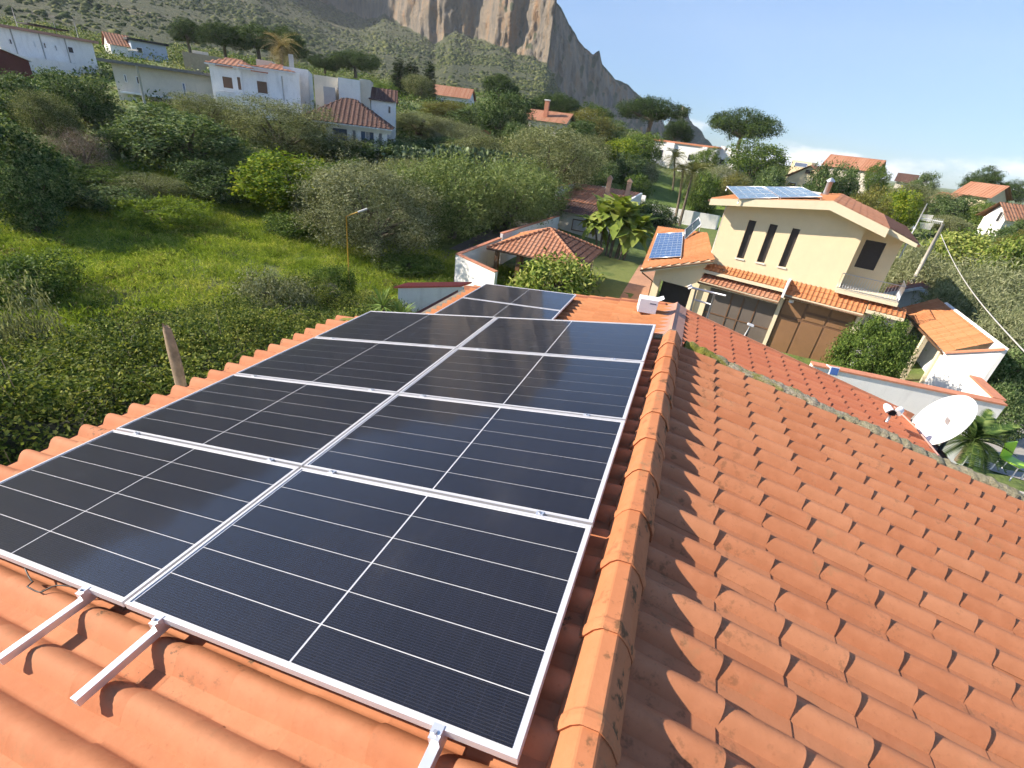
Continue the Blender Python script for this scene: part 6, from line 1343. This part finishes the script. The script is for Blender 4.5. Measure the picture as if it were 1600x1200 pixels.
def solar_light():
    P = at(1302, 578, 14.5); o = thing('solar_light', 'small blue solar light fixed to the white boundary wall', 'lamp', tuple(P)); MB().obox((0, -.1, 0), (.09, .014, 0), (0, .035, .084), (0, -.02, .01)).build('cell', plain('small_cell', (.06, .12, .32), .2), o); MB().obox((0, -.085, 0), (.11, .017, 0), (0, .043, .102), (0, -.014, .008)).build('case', METAL_W, o)
    MB().tube([(0, 0, 0), (.0, .6, -.1)], .02, 6).build('bracket', METAL_W, o)
solar_light()
def chair():
    P = at(1586, 722, 17.5); o = thing('green_chair', 'lime green plastic chair on the patio at the right edge', 'chair', (P[0], P[1], P[2] - .42), math.radians(35)); M_ = plain('lime_plastic', (.36, .62, .02), .4, var=.05)
    MB().box((-.24, -.24, .40), (.24, .24, .44)).build('seat', M_, o, .02); MB().prism([(-.24, .22, .44), (.24, .22, .44), (.24, .30, .86), (-.24, .30, .86)], (0, .03, 0)).build('backrest', M_, o, .01)
    for x in (-.21, .21):
        for y in (-.21, .21): MB().tube([(x, y, .41), (x * 1.1, y * 1.1, 0)], .016, 6).build('leg', METAL_W, o)
chair()
def antenna():
    P = at(1425, 366, 40); o = thing('tv_antenna', 'roof television aerial with grid reflector beside the yellow house eave', 'antenna', (P[0], P[1], P[2] - 1.2)); B_ = np.array(o.location); q = lambda a, c: at(a, c, 40) - B_
    MB().tube([q(1424, 366) - np.array([0, 0, 1.5]), q(1449, 318)], .035, 6).build('mast', METAL_W, o); MB().tube([q(1440, 341), q(1474, 347)], .02, 6).build('boom', METAL_W, o)
    for i in range(9):
        a = q(1450 + i * 2.8, 342.5 + i * .5); MB().tube([a - np.array([0, .0, .16]), a + np.array([0, .0, .16])], .011, 5).build('element', METAL_W, o)
    for y0 in (0, 13):
        for i in range(6): MB().tube([q(1437 + i * .3, 335 + y0 + i * 1.7), q(1459 - i * 1.0 , 337 + y0 + i * 1.7)], .012, 5).build('reflector_bar', METAL_W, o)
    MB().tube([q(1425, 355), q(1429, 358)], .12, 10, .06).build('amplifier', METAL_W, o)
antenna()
def guy_pole():
    B_ = at(1424, 432, 46); T_ = at(1474, 350, 46); g = gz(B_[0], B_[1]); o = thing('concrete_pole', 'pale concrete utility pole leaning beside the yellow house', 'pole', (T_[0], T_[1], g)); h = T_[2] - g
    MB().tube([(0, 0, -.3), (0, 0, h)], .15, 10, .10).build('shaft', plain('concrete', (.52, .48, .42), .9, scale=4), o)
    o2 = thing('overhead_cable', 'pale thick cable slung from the concrete pole down to the right edge', 'cable', (T_[0], T_[1], g)); off = np.array([T_[0], T_[1], g]); pts = []
    A_, C_ = at(1470, 366, 46), at(1640, 590, 20)
    for i in range(25):
        t = i / 24; p = A_ + (C_ - A_) * t; p = p.copy(); p[2] -= math.sin(math.pi * t) * .45; pts.append(p - off)
    MB().tube(pts, .022, 6).build('cable', plain('cable_white', (.46, .44, .40), .6), o2)
guy_pole()
def awning():
    P = at(665, 462, 24); o = thing('carport', 'white shed wall with red awning edge beyond the eave', 'shed', (P[0], P[1], gz(P[0], P[1]))); B_ = np.array(o.location); q = lambda a, c, D=24: at(a, c, D) - B_
    a, c = q(622, 450), q(725, 448, 26); d = c - a; b = MB(); b.prism([(a[0], a[1], -.5), (c[0], c[1], -.5), c, a], (0.1, .25, 0)); b.build('wall', WHITE, o)
    MB().prism([a + np.array([-.1, -.25, .02]), c + np.array([-.1, -.25, .02]), c + np.array([.2, .6, .10]), a + np.array([.2, .6, .10])], (0, 0, .09)).build('awning', plain('red_awning', (.50, .09, .06), .6), o)
awning()

# ------------------------------------------------------------------ haze in the air
def haze():
    t = NT('haze_air'); t.t.nodes.remove(t.b); v = t.n('ShaderNodeVolumePrincipled'); v.inputs['Color'].default_value = (.88, .94, 1.0, 1); v.inputs['Density'].default_value = .00014; v.inputs['Anisotropy'].default_value = 0.0
    t.l(v.outputs[0], t.o.inputs['Volume']); o = MB().box((-2600, -2600, -12), (2600, 2600, 480)).build('haze', t.m); kind(o, 'stuff')
haze()
